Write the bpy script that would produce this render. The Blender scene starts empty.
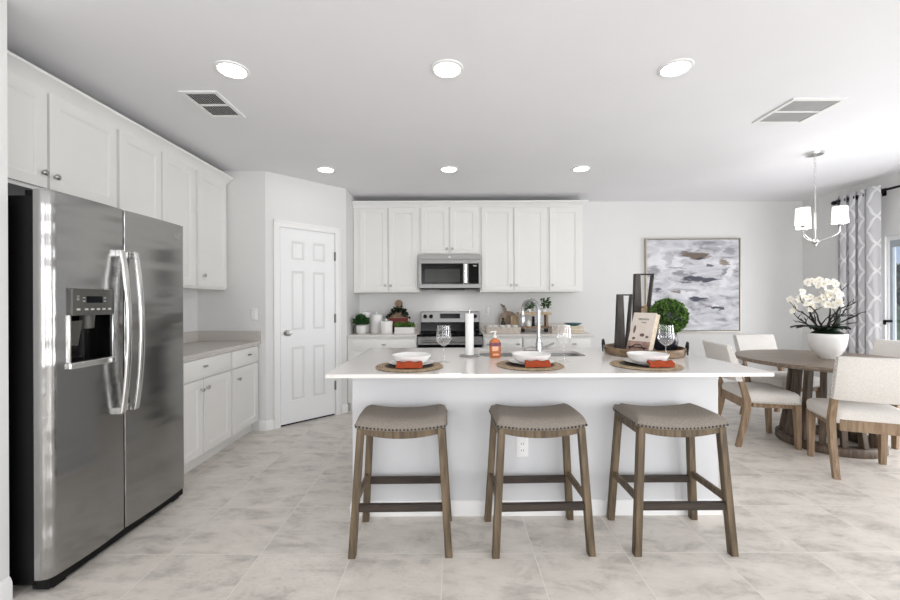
import bpy, bmesh, math, random
from mathutils import Vector, Matrix
PI = math.pi
scene = bpy.context.scene
col = scene.collection
random.seed(7)

# ------------------------------------------------------------------ camera
cam_d = bpy.data.cameras.new('camera')
cam_d.lens = 16.0
cam_d.sensor_width = 36.0
cam_d.shift_x = -2.0 / 900
cam_d.shift_y = 1.5 / 900
cam_d.clip_start = 0.05
cam = bpy.data.objects.new('camera', cam_d)
cam.matrix_world = Matrix.Translation((0, 0, 1.285)) @ Matrix.Rotation(PI / 2, 4, 'X') @ Matrix.Rotation(-0.004, 4, 'Z')
col.objects.link(cam)
scene.camera = cam

# ------------------------------------------------------------------ world, daylight, exposure
scene.view_settings.view_transform = 'Standard'
scene.view_settings.look = 'None'
scene.view_settings.gamma = 1.0
scene.view_settings.exposure = -0.15
scene.view_settings.use_curve_mapping = False
try:
    scene.cycles.use_denoising = True
    scene.cycles.max_bounces = 10
    scene.cycles.diffuse_bounces = 6
    scene.cycles.glossy_bounces = 5
    scene.cycles.transparent_max_bounces = 16
    scene.cycles.sample_clamp_indirect = 6.0
except Exception:
    pass

world = bpy.data.worlds.new('sky')
scene.world = world
world.use_nodes = True
wn = world.node_tree.nodes; wl = world.node_tree.links
wn.clear()
w_out = wn.new('ShaderNodeOutputWorld')
w_bg = wn.new('ShaderNodeBackground')
w_tc = wn.new('ShaderNodeTexCoord')
w_sep = wn.new('ShaderNodeSeparateXYZ')
w_ramp = wn.new('ShaderNodeValToRGB')
w_ramp.color_ramp.elements[0].position = 0.0
w_ramp.color_ramp.elements[0].color = (0.62, 0.76, 0.95, 1)
w_ramp.color_ramp.elements[1].position = 0.35
w_ramp.color_ramp.elements[1].color = (0.13, 0.28, 0.72, 1)
w_noise = wn.new('ShaderNodeTexNoise')
w_noise.inputs['Scale'].default_value = 7.0
w_noise.inputs['Detail'].default_value = 6.0
w_cr = wn.new('ShaderNodeValToRGB')
w_cr.color_ramp.elements[0].position = 0.47
w_cr.color_ramp.elements[1].position = 0.62
w_mix = wn.new('ShaderNodeMix'); w_mix.data_type = 'RGBA'
w_mix.inputs[7].default_value = (0.95, 0.97, 1.0, 1)
wl.new(w_tc.outputs['Generated'], w_sep.inputs[0])
wl.new(w_sep.outputs['Z'], w_ramp.inputs[0])
wl.new(w_tc.outputs['Generated'], w_noise.inputs['Vector'])
wl.new(w_noise.outputs[0], w_cr.inputs[0])
wl.new(w_cr.outputs[0], w_mix.inputs[0])
wl.new(w_ramp.outputs[0], w_mix.inputs[6])
wl.new(w_mix.outputs[2], w_bg.inputs[0])
w_bg.inputs[1].default_value = 0.9
wl.new(w_bg.outputs[0], w_out.inputs[0])


def area(name, loc, rot, sx, sy, power, color=(1, 1, 1)):
    d = bpy.data.lights.new(name, 'AREA')
    d.shape = 'RECTANGLE'; d.size = sx; d.size_y = sy
    d.energy = power; d.color = color
    o = bpy.data.objects.new(name, d)
    o.location = loc; o.rotation_euler = rot
    col.objects.link(o)
    return o


# daylight coming in through the sliding door (right) and three unseen windows added for fill behind the camera
area('daylight_slider', (4.84, 2.95, 1.05), (0, PI / 2, 0), 1.9, 1.75, 98, (0.97, 0.985, 1.0))
area('daylight_window', (-1.0, -3.62, 1.35), (PI / 2, 0, 0), 2.3, 1.9, 92, (0.985, 0.99, 1.0))
area('daylight_window', (2.6, -3.62, 1.35), (PI / 2, 0, 0), 2.3, 1.9, 92, (0.985, 0.99, 1.0))

area('daylight_window', (4.84, -1.6, 1.35), (0, PI / 2, 0), 1.9, 2.3, 140, (0.985, 0.99, 1.0))  # lamp added to brighten the left wall and ceiling

# ------------------------------------------------------------------ materials
def newmat(name):
    m = bpy.data.materials.new(name)
    m.use_nodes = True
    nt = m.node_tree
    return m, nt, nt.nodes['Principled BSDF']


def c3(c):
    return (c[0], c[1], c[2], 1.0)


def srgb(r, g, b):
    def f(v):
        v /= 255.0
        return v / 12.92 if v <= 0.04045 else ((v + 0.055) / 1.055) ** 2.4
    return (f(r), f(g), f(b))


def mat(name, color, rough=0.5, metal=0.0, var=0.06, scale=8.0, stretch=(1, 1, 1), bump=0.0, bscale=None,
        color2=None, emit=None, estr=0.0, aniso=0.0, coat=0.0, spec=None, detail=4.0, contrast=(0.3, 0.7)):
    m, nt, b = newmat(name)
    n = nt.nodes; l = nt.links
    tc = n.new('ShaderNodeTexCoord')
    mp = n.new('ShaderNodeMapping'); mp.inputs['Scale'].default_value = stretch
    nz = n.new('ShaderNodeTexNoise'); nz.inputs['Scale'].default_value = scale; nz.inputs['Detail'].default_value = detail
    rp = n.new('ShaderNodeValToRGB')
    c2 = color2 if color2 else tuple(max(0.0, v * (1 - var)) for v in color)
    c1 = color if color2 else tuple(min(1.0, v * (1 + var)) for v in color)
    rp.color_ramp.elements[0].position = contrast[0]; rp.color_ramp.elements[0].color = c3(c2)
    rp.color_ramp.elements[1].position = contrast[1]; rp.color_ramp.elements[1].color = c3(c1)
    l.new(tc.outputs['Object'], mp.inputs[0]); l.new(mp.outputs[0], nz.inputs['Vector'])
    l.new(nz.outputs[0], rp.inputs[0]); l.new(rp.outputs[0], b.inputs['Base Color'])
    b.inputs['Roughness'].default_value = rough
    b.inputs['Metallic'].default_value = metal
    if spec is not None: b.inputs['Specular IOR Level'].default_value = spec
    if aniso: b.inputs['Anisotropic'].default_value = aniso
    if coat: b.inputs['Coat Weight'].default_value = coat
    if bump:
        nb = n.new('ShaderNodeTexNoise'); nb.inputs['Scale'].default_value = bscale or scale * 4
        nb.inputs['Detail'].default_value = 3.0
        bp = n.new('ShaderNodeBump'); bp.inputs['Strength'].default_value = bump; bp.inputs['Distance'].default_value = 0.01
        l.new(mp.outputs[0], nb.inputs['Vector']); l.new(nb.outputs[0], bp.inputs['Height']); l.new(bp.outputs[0], b.inputs['Normal'])
    if emit:
        b.inputs['Emission Color'].default_value = c3(emit)
        b.inputs['Emission Strength'].default_value = estr
    return m


def glass_mat(name, tint=(1, 1, 1), base=0.04, edge=0.45, gloss=(1, 1, 1)):
    m, nt, b = newmat(name)
    n = nt.nodes; l = nt.links
    n.remove(b)
    tr = n.new('ShaderNodeBsdfTransparent'); tr.inputs[0].default_value = c3(tint)
    gl = n.new('ShaderNodeBsdfGlossy'); gl.inputs['Roughness'].default_value = 0.03; gl.inputs[0].default_value = c3(gloss)
    lw = n.new('ShaderNodeLayerWeight'); lw.inputs[0].default_value = 0.35
    mr = n.new('ShaderNodeMapRange'); mr.inputs[3].default_value = base; mr.inputs[4].default_value = edge
    mx = n.new('ShaderNodeMixShader')
    l.new(lw.outputs['Facing'], mr.inputs[0]); l.new(mr.outputs[0], mx.inputs[0])
    l.new(tr.outputs[0], mx.inputs[1]); l.new(gl.outputs[0], mx.inputs[2])
    l.new(mx.outputs[0], n['Material Output'].inputs[0])
    return m


def tile_mat():
    m, nt, b = newmat('floor_tile')
    n = nt.nodes; l = nt.links
    tc = n.new('ShaderNodeTexCoord')
    mp = n.new('ShaderNodeMapping'); mp.inputs['Location'].default_value = (-0.413 + 0.465 * 10, -2.04 + 0.465 * 20, 0)
    br = n.new('ShaderNodeTexBrick')
    br.offset = 0.0; br.squash = 1.0
    br.inputs['Scale'].default_value = 1.0
    br.inputs['Brick Width'].default_value = 0.465; br.inputs['Row Height'].default_value = 0.465
    br.inputs['Mortar Size'].default_value = 0.0022; br.inputs['Mortar Smooth'].default_value = 0.3
    br.inputs['Color1'].default_value = (0, 0, 0, 1); br.inputs['Color2'].default_value = (1, 1, 1, 1)
    l.new(tc.outputs['Object'], mp.inputs[0]); l.new(mp.outputs[0], br.inputs['Vector'])
    # each tile shifts its own cloud pattern
    vm = n.new('ShaderNodeVectorMath'); vm.operation = 'MULTIPLY_ADD'
    vm.inputs[1].default_value = (9.0, 7.0, 5.0)
    l.new(br.outputs['Color'], vm.inputs[0]); l.new(tc.outputs['Object'], vm.inputs[2])
    rot = n.new('ShaderNodeMapping'); rot.inputs['Rotation'].default_value = (0, 0, 0.5); rot.inputs['Scale'].default_value = (1.0, 2.0, 1.0)
    l.new(vm.outputs[0], rot.inputs[0])
    n1 = n.new('ShaderNodeTexNoise'); n1.inputs['Scale'].default_value = 3.8; n1.inputs['Detail'].default_value = 9.0
    n1.inputs['Roughness'].default_value = 0.7; n1.inputs['Distortion'].default_value = 0.35
    l.new(rot.outputs[0], n1.inputs['Vector'])
    r1 = n.new('ShaderNodeValToRGB')
    e = r1.color_ramp.elements
    e[0].position = 0.33; e[0].color = c3(srgb(182, 176, 169))
    e[1].position = 0.68; e[1].color = c3(srgb(229, 223, 215))
    k = e.new(0.50); k.color = c3(srgb(216, 210, 202))
    l.new(n1.outputs[0], r1.inputs[0])
    n2 = n.new('ShaderNodeTexNoise'); n2.inputs['Scale'].default_value = 42.0; n2.inputs['Detail'].default_value = 9.0; n2.inputs['Roughness'].default_value = 0.7
    l.new(rot.outputs[0], n2.inputs['Vector'])
    r2 = n.new('ShaderNodeValToRGB')
    r2.color_ramp.elements[0].position = 0.34; r2.color_ramp.elements[0].color = (0.80, 0.795, 0.79, 1)
    r2.color_ramp.elements[1].position = 0.47; r2.color_ramp.elements[1].color = (1, 1, 1, 1)
    l.new(n2.outputs[0], r2.inputs[0])
    n3 = n.new('ShaderNodeTexNoise'); n3.inputs['Scale'].default_value = 3.0; n3.inputs['Detail'].default_value = 2.0
    l.new(vm.outputs[0], n3.inputs['Vector'])
    r3 = n.new('ShaderNodeValToRGB'); r3.color_ramp.elements[0].position = 0.46; r3.color_ramp.elements[1].position = 0.6
    l.new(n3.outputs[0], r3.inputs[0])
    mu = n.new('ShaderNodeMix'); mu.data_type = 'RGBA'; mu.blend_type = 'MULTIPLY'
    l.new(r3.outputs[0], mu.inputs[0]); l.new(r1.outputs[0], mu.inputs[6]); l.new(r2.outputs[0], mu.inputs[7])
    mx = n.new('ShaderNodeMix'); mx.data_type = 'RGBA'; mx.inputs[7].default_value = c3(srgb(233, 228, 221))
    l.new(br.outputs['Fac'], mx.inputs[0]); l.new(mu.outputs[2], mx.inputs[6])
    l.new(mx.outputs[2], b.inputs['Base Color'])
    b.inputs['Roughness'].default_value = 0.3
    b.inputs['Specular IOR Level'].default_value = 0.45
    bp = n.new('ShaderNodeBump'); bp.inputs['Strength'].default_value = 0.25; bp.inputs['Distance'].default_value = 0.002
    bp.invert = True
    l.new(br.outputs['Fac'], bp.inputs['Height']); l.new(bp.outputs[0], b.inputs['Normal'])
    return m


def steel_mat(name, color, rough, axis_stretch, wav=0.0):
    m, nt, b = newmat(name)
    n = nt.nodes; l = nt.links
    tc = n.new('ShaderNodeTexCoord')
    mp = n.new('ShaderNodeMapping'); mp.inputs['Scale'].default_value = axis_stretch
    nz = n.new('ShaderNodeTexNoise'); nz.inputs['Scale'].default_value = 30.0; nz.inputs['Detail'].default_value = 4.0
    l.new(tc.outputs['Object'], mp.inputs[0]); l.new(mp.outputs[0], nz.inputs['Vector'])
    rp = n.new('ShaderNodeValToRGB')
    rp.color_ramp.elements[0].color = c3(tuple(v * 0.93 for v in color)); rp.color_ramp.elements[1].color = c3(tuple(min(1, v * 1.05) for v in color))
    if wav:
        tg = n.new('ShaderNodeTangent'); tg.direction_type = 'RADIAL'; tg.axis = 'Z'
        l.new(tg.outputs[0], b.inputs['Tangent']); b.inputs['Anisotropic'].default_value = 0.7
    l.new(nz.outputs[0], rp.inputs[0]); l.new(rp.outputs[0], b.inputs['Base Color'])
    b.inputs['Metallic'].default_value = 1.0
    b.inputs['Roughness'].default_value = rough
    bp = n.new('ShaderNodeBump'); bp.inputs['Strength'].default_value = 0.06; bp.inputs['Distance'].default_value = 0.001
    l.new(nz.outputs[0], bp.inputs['Height'])
    if wav:
        mp2 = n.new('ShaderNodeMapping'); mp2.inputs['Scale'].default_value = (0.5, 0.5, 3.0)
        n2 = n.new('ShaderNodeTexNoise'); n2.inputs['Scale'].default_value = 1.6; n2.inputs['Detail'].default_value = 1.5
        l.new(tc.outputs['Object'], mp2.inputs[0]); l.new(mp2.outputs[0], n2.inputs['Vector'])
        b2 = n.new('ShaderNodeBump'); b2.inputs['Strength'].default_value = wav; b2.inputs['Distance'].default_value = 0.05
        l.new(n2.outputs[0], b2.inputs['Height']); l.new(bp.outputs[0], b2.inputs['Normal'])
        l.new(b2.outputs[0], b.inputs['Normal'])
    else:
        l.new(bp.outputs[0], b.inputs['Normal'])
    return m


def wood_mat(name, c1, c2, stretch=(14, 14, 1.2), rough=0.55, scale=4.0):
    return mat(name, c1, rough=rough, color2=c2, scale=scale, stretch=stretch, bump=0.12, bscale=scale * 2, detail=6.0, contrast=(0.35, 0.65))


def curtain_mat():
    m, nt, b = newmat('trellis_fabric')
    n = nt.nodes; l = nt.links
    uv = n.new('ShaderNodeUVMap'); uv.uv_map = 'cloth'
    sp = n.new('ShaderNodeSeparateXYZ'); l.new(uv.outputs[0], sp.inputs[0])

    def math_(op, a, bb=None):
        q = n.new('ShaderNodeMath'); q.operation = op
        for i, v in enumerate((a, bb)):
            if v is None: continue
            if isinstance(v, (int, float)): q.inputs[i].default_value = v
            else: l.new(v, q.inputs[i])
        return q.outputs[0]
    u = math_('DIVIDE', sp.outputs[0], 0.19); v = math_('DIVIDE', sp.outputs[1], 0.29)
    sv = math_('MULTIPLY', math_('SINE', math_('MULTIPLY', v, 2 * PI * 2)), 0.045)
    lines = []
    for s in (1, -1):
        t = math_('ADD', u, math_('MULTIPLY', math_('ADD', v, sv), s))
        f = math_('ABSOLUTE', math_('SUBTRACT', math_('FRACT', t), 0.5))
        lines.append(math_('GREATER_THAN', f, 0.425))
    k = math_('MAXIMUM', lines[0], lines[1])
    mx = n.new('ShaderNodeMix'); mx.data_type = 'RGBA'
    mx.inputs[6].default_value = c3(srgb(218, 218, 221)); mx.inputs[7].default_value = c3(srgb(250, 250, 251))
    l.new(k, mx.inputs[0]); l.new(mx.outputs[2], b.inputs['Base Color'])
    b.inputs['Roughness'].default_value = 0.9
    tl = n.new('ShaderNodeBsdfTranslucent'); l.new(mx.outputs[2], tl.inputs[0])
    ms = n.new('ShaderNodeMixShader'); ms.inputs[0].default_value = 0.12
    l.new(b.outputs[0], ms.inputs[1]); l.new(tl.outputs[0], ms.inputs[2])
    l.new(ms.outputs[0], n['Material Output'].inputs[0])
    return m


def painting_mat(x0, z0, w, h):
    """brush-stroke abstract, laid out in the canvas' own metres"""
    m, nt, b = newmat('abstract_canvas')
    n = nt.nodes; l = nt.links
    tc = n.new('ShaderNodeTexCoord')
    mp = n.new('ShaderNodeMapping'); mp.inputs['Scale'].default_value = (1.7, 1, 4.2)
    l.new(tc.outputs['Object'], mp.inputs[0])
    nz = n.new('ShaderNodeTexNoise'); nz.inputs['Scale'].default_value = 2.2; nz.inputs['Detail'].default_value = 8.0
    nz.inputs['Roughness'].default_value = 0.6; nz.inputs['Distortion'].default_value = 0.8
    l.new(mp.outputs[0], nz.inputs['Vector'])
    rp = n.new('ShaderNodeValToRGB'); e = rp.color_ramp.elements
    e[0].position = 0.30; e[0].color = c3(srgb(128, 128, 134))
    e[1].position = 0.66; e[1].color = c3(srgb(222, 222, 226))
    k = e.new(0.45); k.color = c3(srgb(190, 190, 196))
    l.new(nz.outputs[0], rp.inputs[0])
    cur = rp.outputs[0]
    # ragged coordinates for the strokes
    nd = n.new('ShaderNodeTexNoise'); nd.inputs['Scale'].default_value = 9.0; nd.inputs['Detail'].default_value = 5.0
    mp2 = n.new('ShaderNodeMapping'); mp2.inputs['Scale'].default_value = (0.7, 1, 2.2)
    l.new(tc.outputs['Object'], mp2.inputs[0]); l.new(mp2.outputs[0], nd.inputs['Vector'])
    off = n.new('ShaderNodeVectorMath'); off.operation = 'MULTIPLY_ADD'
    off.inputs[1].default_value = (0.30, 0, 0.10); off.inputs[2].default_value = (-0.15, 0, -0.05)
    l.new(nd.outputs['Color'], off.inputs[0])
    ad = n.new('ShaderNodeVectorMath'); ad.operation = 'ADD'
    l.new(tc.outputs['Object'], ad.inputs[0]); l.new(off.outputs[0], ad.inputs[1])
    W = srgb(228, 228, 231); D = srgb(78, 80, 92); B = srgb(112, 100, 92); G = srgb(128, 128, 134); M = srgb(142, 125, 128); K = srgb(40, 40, 46); T = srgb(140, 124, 112)
    for (px, py, rw, rh, c, a) in [
        (140, 185, 75, 42, W, .7), (245, 185, 32, 40, W, .7), (540, 220, 22, 52, W, .9), (330, 360, 160, 30, W, .5), (200, 480, 120, 40, W, .5),
        (105, 235, 38, 30, G, .7), (265, 250, 40, 18, G, .8), (545, 125, 28, 22, G, .6), (450, 110, 60, 20, G, .4), (200, 165, 30, 40, G, .4), (430, 75, 110, 14, G, .45),
        (352, 142, 70, 24, B, 1), (285, 128, 26, 9, B, .7), (358, 166, 36, 8, K, .9), (435, 203, 22, 8, D, .9), (512, 188, 26, 17, T, .9), (520, 238, 11, 20, D, .6),
        (250, 217, 45, 6, B, .6), (345, 280, 58, 18, D, 1), (428, 284, 50, 11, D, 1), (285, 302, 32, 8, D, .8), (265, 340, 60, 8, G, .6), (130, 338, 26, 9, D, .9), (236, 353, 20, 6, B, .8),
        (362, 393, 46, 12, D, 1), (330, 350, 34, 10, G, .5), (420, 440, 30, 8, M, .9), (466, 444, 20, 11, D, 1), (468, 434, 13, 8, W, 1)]:
        cx = x0 + (px - 75) / 520 * w; cz = z0 + (1 - (py - 55) / 517) * h
        s = n.new('ShaderNodeVectorMath'); s.operation = 'SUBTRACT'; s.inputs[1].default_value = (cx, 0, cz)
        l.new(ad.outputs[0], s.inputs[0])
        q = n.new('ShaderNodeVectorMath'); q.operation = 'MULTIPLY'; q.inputs[1].default_value = (520 / w / rw, 0, 517 / h / rh)
        l.new(s.outputs[0], q.inputs[0])
        ln = n.new('ShaderNodeVectorMath'); ln.operation = 'LENGTH'; l.new(q.outputs[0], ln.inputs[0])
        mr = n.new('ShaderNodeMapRange'); mr.inputs[1].default_value = 1.15; mr.inputs[2].default_value = 0.75
        mr.inputs[3].default_value = 0.0; mr.inputs[4].default_value = a
        l.new(ln.outputs['Value'], mr.inputs[0])
        mx = n.new('ShaderNodeMix'); mx.data_type = 'RGBA'; mx.inputs[7].default_value = c3(c)
        l.new(mr.outputs[0], mx.inputs[0]); l.new(cur, mx.inputs[6]); cur = mx.outputs[2]
    l.new(cur, b.inputs['Base Color'])
    b.inputs['Roughness'].default_value = 0.8
    return m


def ring_mat():
    """braided placemat: concentric rows, darker towards the middle rings"""
    m, nt, b = newmat('braided_seagrass')
    n = nt.nodes; l = nt.links
    tc = n.new('ShaderNodeTexCoord')
    ln = n.new('ShaderNodeVectorMath'); ln.operation = 'LENGTH'; l.new(tc.outputs['Object'], ln.inputs[0])
    nz = n.new('ShaderNodeTexNoise'); nz.inputs['Scale'].default_value = 60.0; l.new(tc.outputs['Object'], nz.inputs['Vector'])
    rp = n.new('ShaderNodeValToRGB'); e = rp.color_ramp.elements
    e[0].position = 0.30; e[0].color = c3(srgb(62, 50, 38))
    e[1].position = 0.99; e[1].color = c3(srgb(190, 170, 140))
    k = e.new(0.70); k.color = c3(srgb(66, 54, 42))  # dark middle holds the plate's painted shadow besides its own brown
    k = e.new(0.745); k.color = c3(srgb(170, 146, 116))
    for ps in (.80, .88, .94): k = e.new(ps - .015); k.color = c3(srgb(196, 176, 146)); k = e.new(ps); k.color = c3(srgb(128, 104, 78)); k = e.new(ps + .015); k.color = c3(srgb(192, 170, 140))
    mr = n.new('ShaderNodeMapRange'); mr.inputs[2].default_value = 0.2
    l.new(ln.outputs['Value'], mr.inputs[0]); l.new(mr.outputs[0], rp.inputs[0])
    r2 = n.new('ShaderNodeValToRGB'); r2.color_ramp.elements[0].position = 0.35; r2.color_ramp.elements[0].color = (0.55, 0.5, 0.45, 1)
    r2.color_ramp.elements[1].position = 0.6
    l.new(nz.outputs[0], r2.inputs[0])
    mx = n.new('ShaderNodeMix'); mx.data_type = 'RGBA'; mx.blend_type = 'MULTIPLY'; mx.inputs[0].default_value = 0.8
    l.new(rp.outputs[0], mx.inputs[6]); l.new(r2.outputs[0], mx.inputs[7]); l.new(mx.outputs[2], b.inputs['Base Color'])
    b.inputs['Roughness'].default_value = 0.7
    wv = n.new('ShaderNodeMath'); wv.operation = 'SINE'
    wm = n.new('ShaderNodeMath'); wm.operation = 'MULTIPLY'; wm.inputs[1].default_value = 480.0
    l.new(ln.outputs['Value'], wm.inputs[0]); l.new(wm.outputs[0], wv.inputs[0])
    bp = n.new('ShaderNodeBump'); bp.inputs['Strength'].default_value = 0.5; bp.inputs['Distance'].default_value = 0.003
    l.new(wv.outputs[0], bp.inputs['Height']); l.new(bp.outputs[0], b.inputs['Normal'])
    return m


WALL = mat('wall_paint', srgb(223, 223, 222), rough=0.85, var=0.012, scale=3, bump=0.03, bscale=180)
CEIL = mat('ceiling_paint', srgb(235, 235, 238), rough=0.9, var=0.012, scale=2, bump=0.05, bscale=120)
TRIM = mat('white_trim_paint', srgb(236, 236, 235), rough=0.45, var=0.01, scale=4)
DOORW = mat('white_door_paint', srgb(238, 239, 240), rough=0.4, var=0.008, scale=4)
CAB = mat('white_cabinet_paint', srgb(231, 230, 227), rough=0.42, var=0.01, scale=5)
CABIN = mat('cabinet_shadow_gap', srgb(150, 148, 145), rough=0.7, var=0.03)
ISL = mat('island_paint', srgb(213, 214, 216), rough=0.7, var=0.012, scale=4)
QUARTZ = mat('white_quartz', srgb(232, 228, 224), rough=0.18, var=0.02, scale=40, coat=0.2)
QUARTZ3 = mat('grey_beige_quartz', srgb(198, 193, 187), rough=0.25, var=0.025, scale=40)  # same quartz as the other counters, darkened to paint in shade
QUARTZ2 = mat('greige_quartz', srgb(214, 210, 205), rough=0.25, var=0.025, scale=40)
TILE = tile_mat()
STEEL = steel_mat('brushed_steel', (0.37, 0.367, 0.36), 0.18, (0.15, 0.15, 22.0), wav=0.42)
STEEL2 = steel_mat('appliance_steel', (0.25, 0.248, 0.243), 0.40, (0.2, 1, 20.0))
BRIGHT = steel_mat('bright_steel_handle', (0.80, 0.80, 0.79), 0.2, (8, 8, 0.3))
CHROME = mat('polished_chrome', (0.46, 0.47, 0.48), rough=0.16, metal=1.0, var=0.01)
NICKEL = mat('brushed_nickel', (0.42, 0.41, 0.39), rough=0.3, metal=1.0, var=0.03)
SILVER = mat('satin_silver', (0.66, 0.66, 0.65), rough=0.25, metal=1.0, var=0.03)
BLACK = mat('black_plastic', srgb(9, 9, 10), rough=0.45, var=0.1, bump=0.03, spec=0.2)
BLACKG = mat('black_glass', srgb(8, 8, 9), rough=0.12, var=0.1, spec=0.14)
MICROG = mat('dark_microwave_glass', srgb(58, 58, 55), rough=0.15, var=0.08, spec=0.14)
DGREY = mat('dark_grey_panel', srgb(72, 72, 68), rough=0.4, var=0.05)
LGREY = mat('light_grey_marks', srgb(190, 190, 188), rough=0.5, var=0.03)
IRON = mat('black_iron', srgb(28, 28, 30), rough=0.45, metal=0.6, var=0.1)
STOOLW = wood_mat('weathered_oak', srgb(114, 97, 74), srgb(74, 62, 45))
STOOLD = wood_mat('dark_stretcher_wood', srgb(62, 50, 41), srgb(40, 32, 26), stretch=(1.2, 14, 14))
STOOLF = mat('taupe_linen', srgb(142, 134, 125), rough=0.9, color2=srgb(124, 117, 108), scale=140, stretch=(1, 1, 1), bump=0.25, bscale=260)
HINGE = mat('worn_grey_hinge', srgb(112, 110, 107), rough=0.5, metal=0.3, var=0.05)
NAIL = mat('dark_bronze_nailhead', (0.06, 0.052, 0.045), rough=0.35, metal=0.9, var=0.1)
CHAIRF = mat('cream_linen', srgb(228, 224, 218), rough=0.92, color2=srgb(210, 205, 199), scale=70, stretch=(3, 3, 1), bump=0.15, bscale=220)
CHAIRW = wood_mat('light_oak', srgb(156, 132, 106), srgb(122, 100, 76))
TABLEW = wood_mat('grey_brown_table_wood', srgb(132, 115, 98), srgb(98, 85, 73), stretch=(1.2, 14, 14), rough=0.35)
TABLEE = wood_mat('brown_pedestal_wood', srgb(104, 88, 73), srgb(70, 58, 48))
BOARD = wood_mat('cutting_board_wood', srgb(160, 134, 108), srgb(124, 100, 78), stretch=(10, 10, 1.5))
BOARD2 = wood_mat('grey_brown_board_wood', srgb(166, 147, 128), srgb(128, 110, 94), stretch=(10, 10, 1.5))
BOARDT = wood_mat('honey_board_wood', srgb(198, 174, 140), srgb(172, 146, 112), stretch=(10, 10, 1.5))
TRAYW = wood_mat('tray_wood', srgb(150, 126, 100), srgb(112, 92, 70), stretch=(4, 4, 10))
LANT = wood_mat('charcoal_lantern_wood', srgb(76, 70, 65), srgb(50, 46, 43))
CERAM = mat('white_ceramic', srgb(238, 237, 235), rough=0.22, var=0.01)
MATTEW = mat('matte_white_planter', srgb(230, 228, 225), rough=0.6, var=0.015)
ORANGE = mat('orange_napkin_cloth', srgb(152, 60, 24), rough=0.9, var=0.12, scale=30, bump=0.2, bscale=160)
MAT_ = ring_mat()
GLASS = glass_mat('clear_wine_glass', base=0.03, edge=0.42)
PANE = glass_mat('window_pane', base=0.03, edge=0.25)
LEAF = mat('boxwood_leaf', srgb(116, 156, 66), rough=0.6, color2=srgb(28, 58, 20), scale=70, contrast=(0.42, 0.60))
LEAF2 = mat('bright_leaf', srgb(52, 98, 40), rough=0.5, color2=srgb(24, 58, 22), scale=25)
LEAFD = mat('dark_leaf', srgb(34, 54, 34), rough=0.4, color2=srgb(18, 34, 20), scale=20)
PETAL = mat('white_petal', srgb(246, 243, 234), rough=0.6, var=0.02)
PETALC = mat('pale_yellow_centre', srgb(226, 205, 130), rough=0.7, var=0.05)
TWIG = mat('dark_twig_bark', srgb(44, 36, 32), rough=0.8, var=0.2)
SOIL = mat('dark_potting_soil', srgb(40, 34, 28), rough=0.95, var=0.3, scale=60, bump=0.3)
NAVY = mat('dark_navy_glaze', srgb(26, 30, 40), rough=0.3, var=0.1)
PAPER = mat('paper_towel', srgb(240, 240, 238), rough=0.95, var=0.012, bump=0.1, bscale=200)
PAGES = mat('book_pages', srgb(222, 208, 186), rough=0.9, color2=srgb(196, 180, 156), scale=40, stretch=(1, 1, 1))
COVER = mat('pale_cookbook_cover', srgb(232, 222, 212), rough=0.5, color2=srgb(222, 209, 198), scale=14)
REDB = mat('dark_red_cloth', srgb(110, 40, 38), rough=0.7, var=0.08)
TEAL = mat('teal_glaze', srgb(20, 112, 112), rough=0.2, color2=srgb(12, 70, 78), scale=14)
SOAPL = mat('orange_soap', srgb(196, 112, 58), rough=0.12, var=0.05, coat=0.6)
PURPLE = mat('plum_label', srgb(122, 66, 88), rough=0.5, var=0.05)
LABELO = mat('pale_orange_label', srgb(240, 190, 160), rough=0.5, var=0.05)
BASKET = mat('whitewashed_wicker', srgb(222, 212, 202), rough=0.9, color2=srgb(176, 164, 152), scale=50, stretch=(1, 1, 2), bump=0.4, bscale=90)
GREYB = mat('grey_stoneware', srgb(128, 126, 122), rough=0.6, var=0.06)
LENS = mat('downlight_lens', (1, 1, 1), emit=(1.0, 0.985, 0.96), estr=19.0)
SHADE = mat('lit_fabric_shade', srgb(245, 244, 240), rough=0.8, emit=(1.0, 0.97, 0.93), estr=2.2)
DUCT = mat('dark_duct', srgb(38, 38, 38), rough=0.8)
DISPL = mat('unlit_display', srgb(12, 14, 18), rough=0.1, var=0.05, spec=0.15)
CURT = curtain_mat()
FRAMEP = mat('champagne_frame', srgb(186, 178, 164), rough=0.35, metal=0.4, var=0.05)
GRASS = mat('lawn', srgb(112, 142, 70), rough=0.95, color2=srgb(90, 120, 58), scale=3)
CONC = mat('lanai_concrete', srgb(196, 190, 180), rough=0.9, var=0.05)
BARK = mat('tree_bark', srgb(88, 72, 56), rough=0.9, var=0.2)
SEAL = mat('grey_door_frame', srgb(168, 176, 182), rough=0.4, var=0.02)

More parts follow.
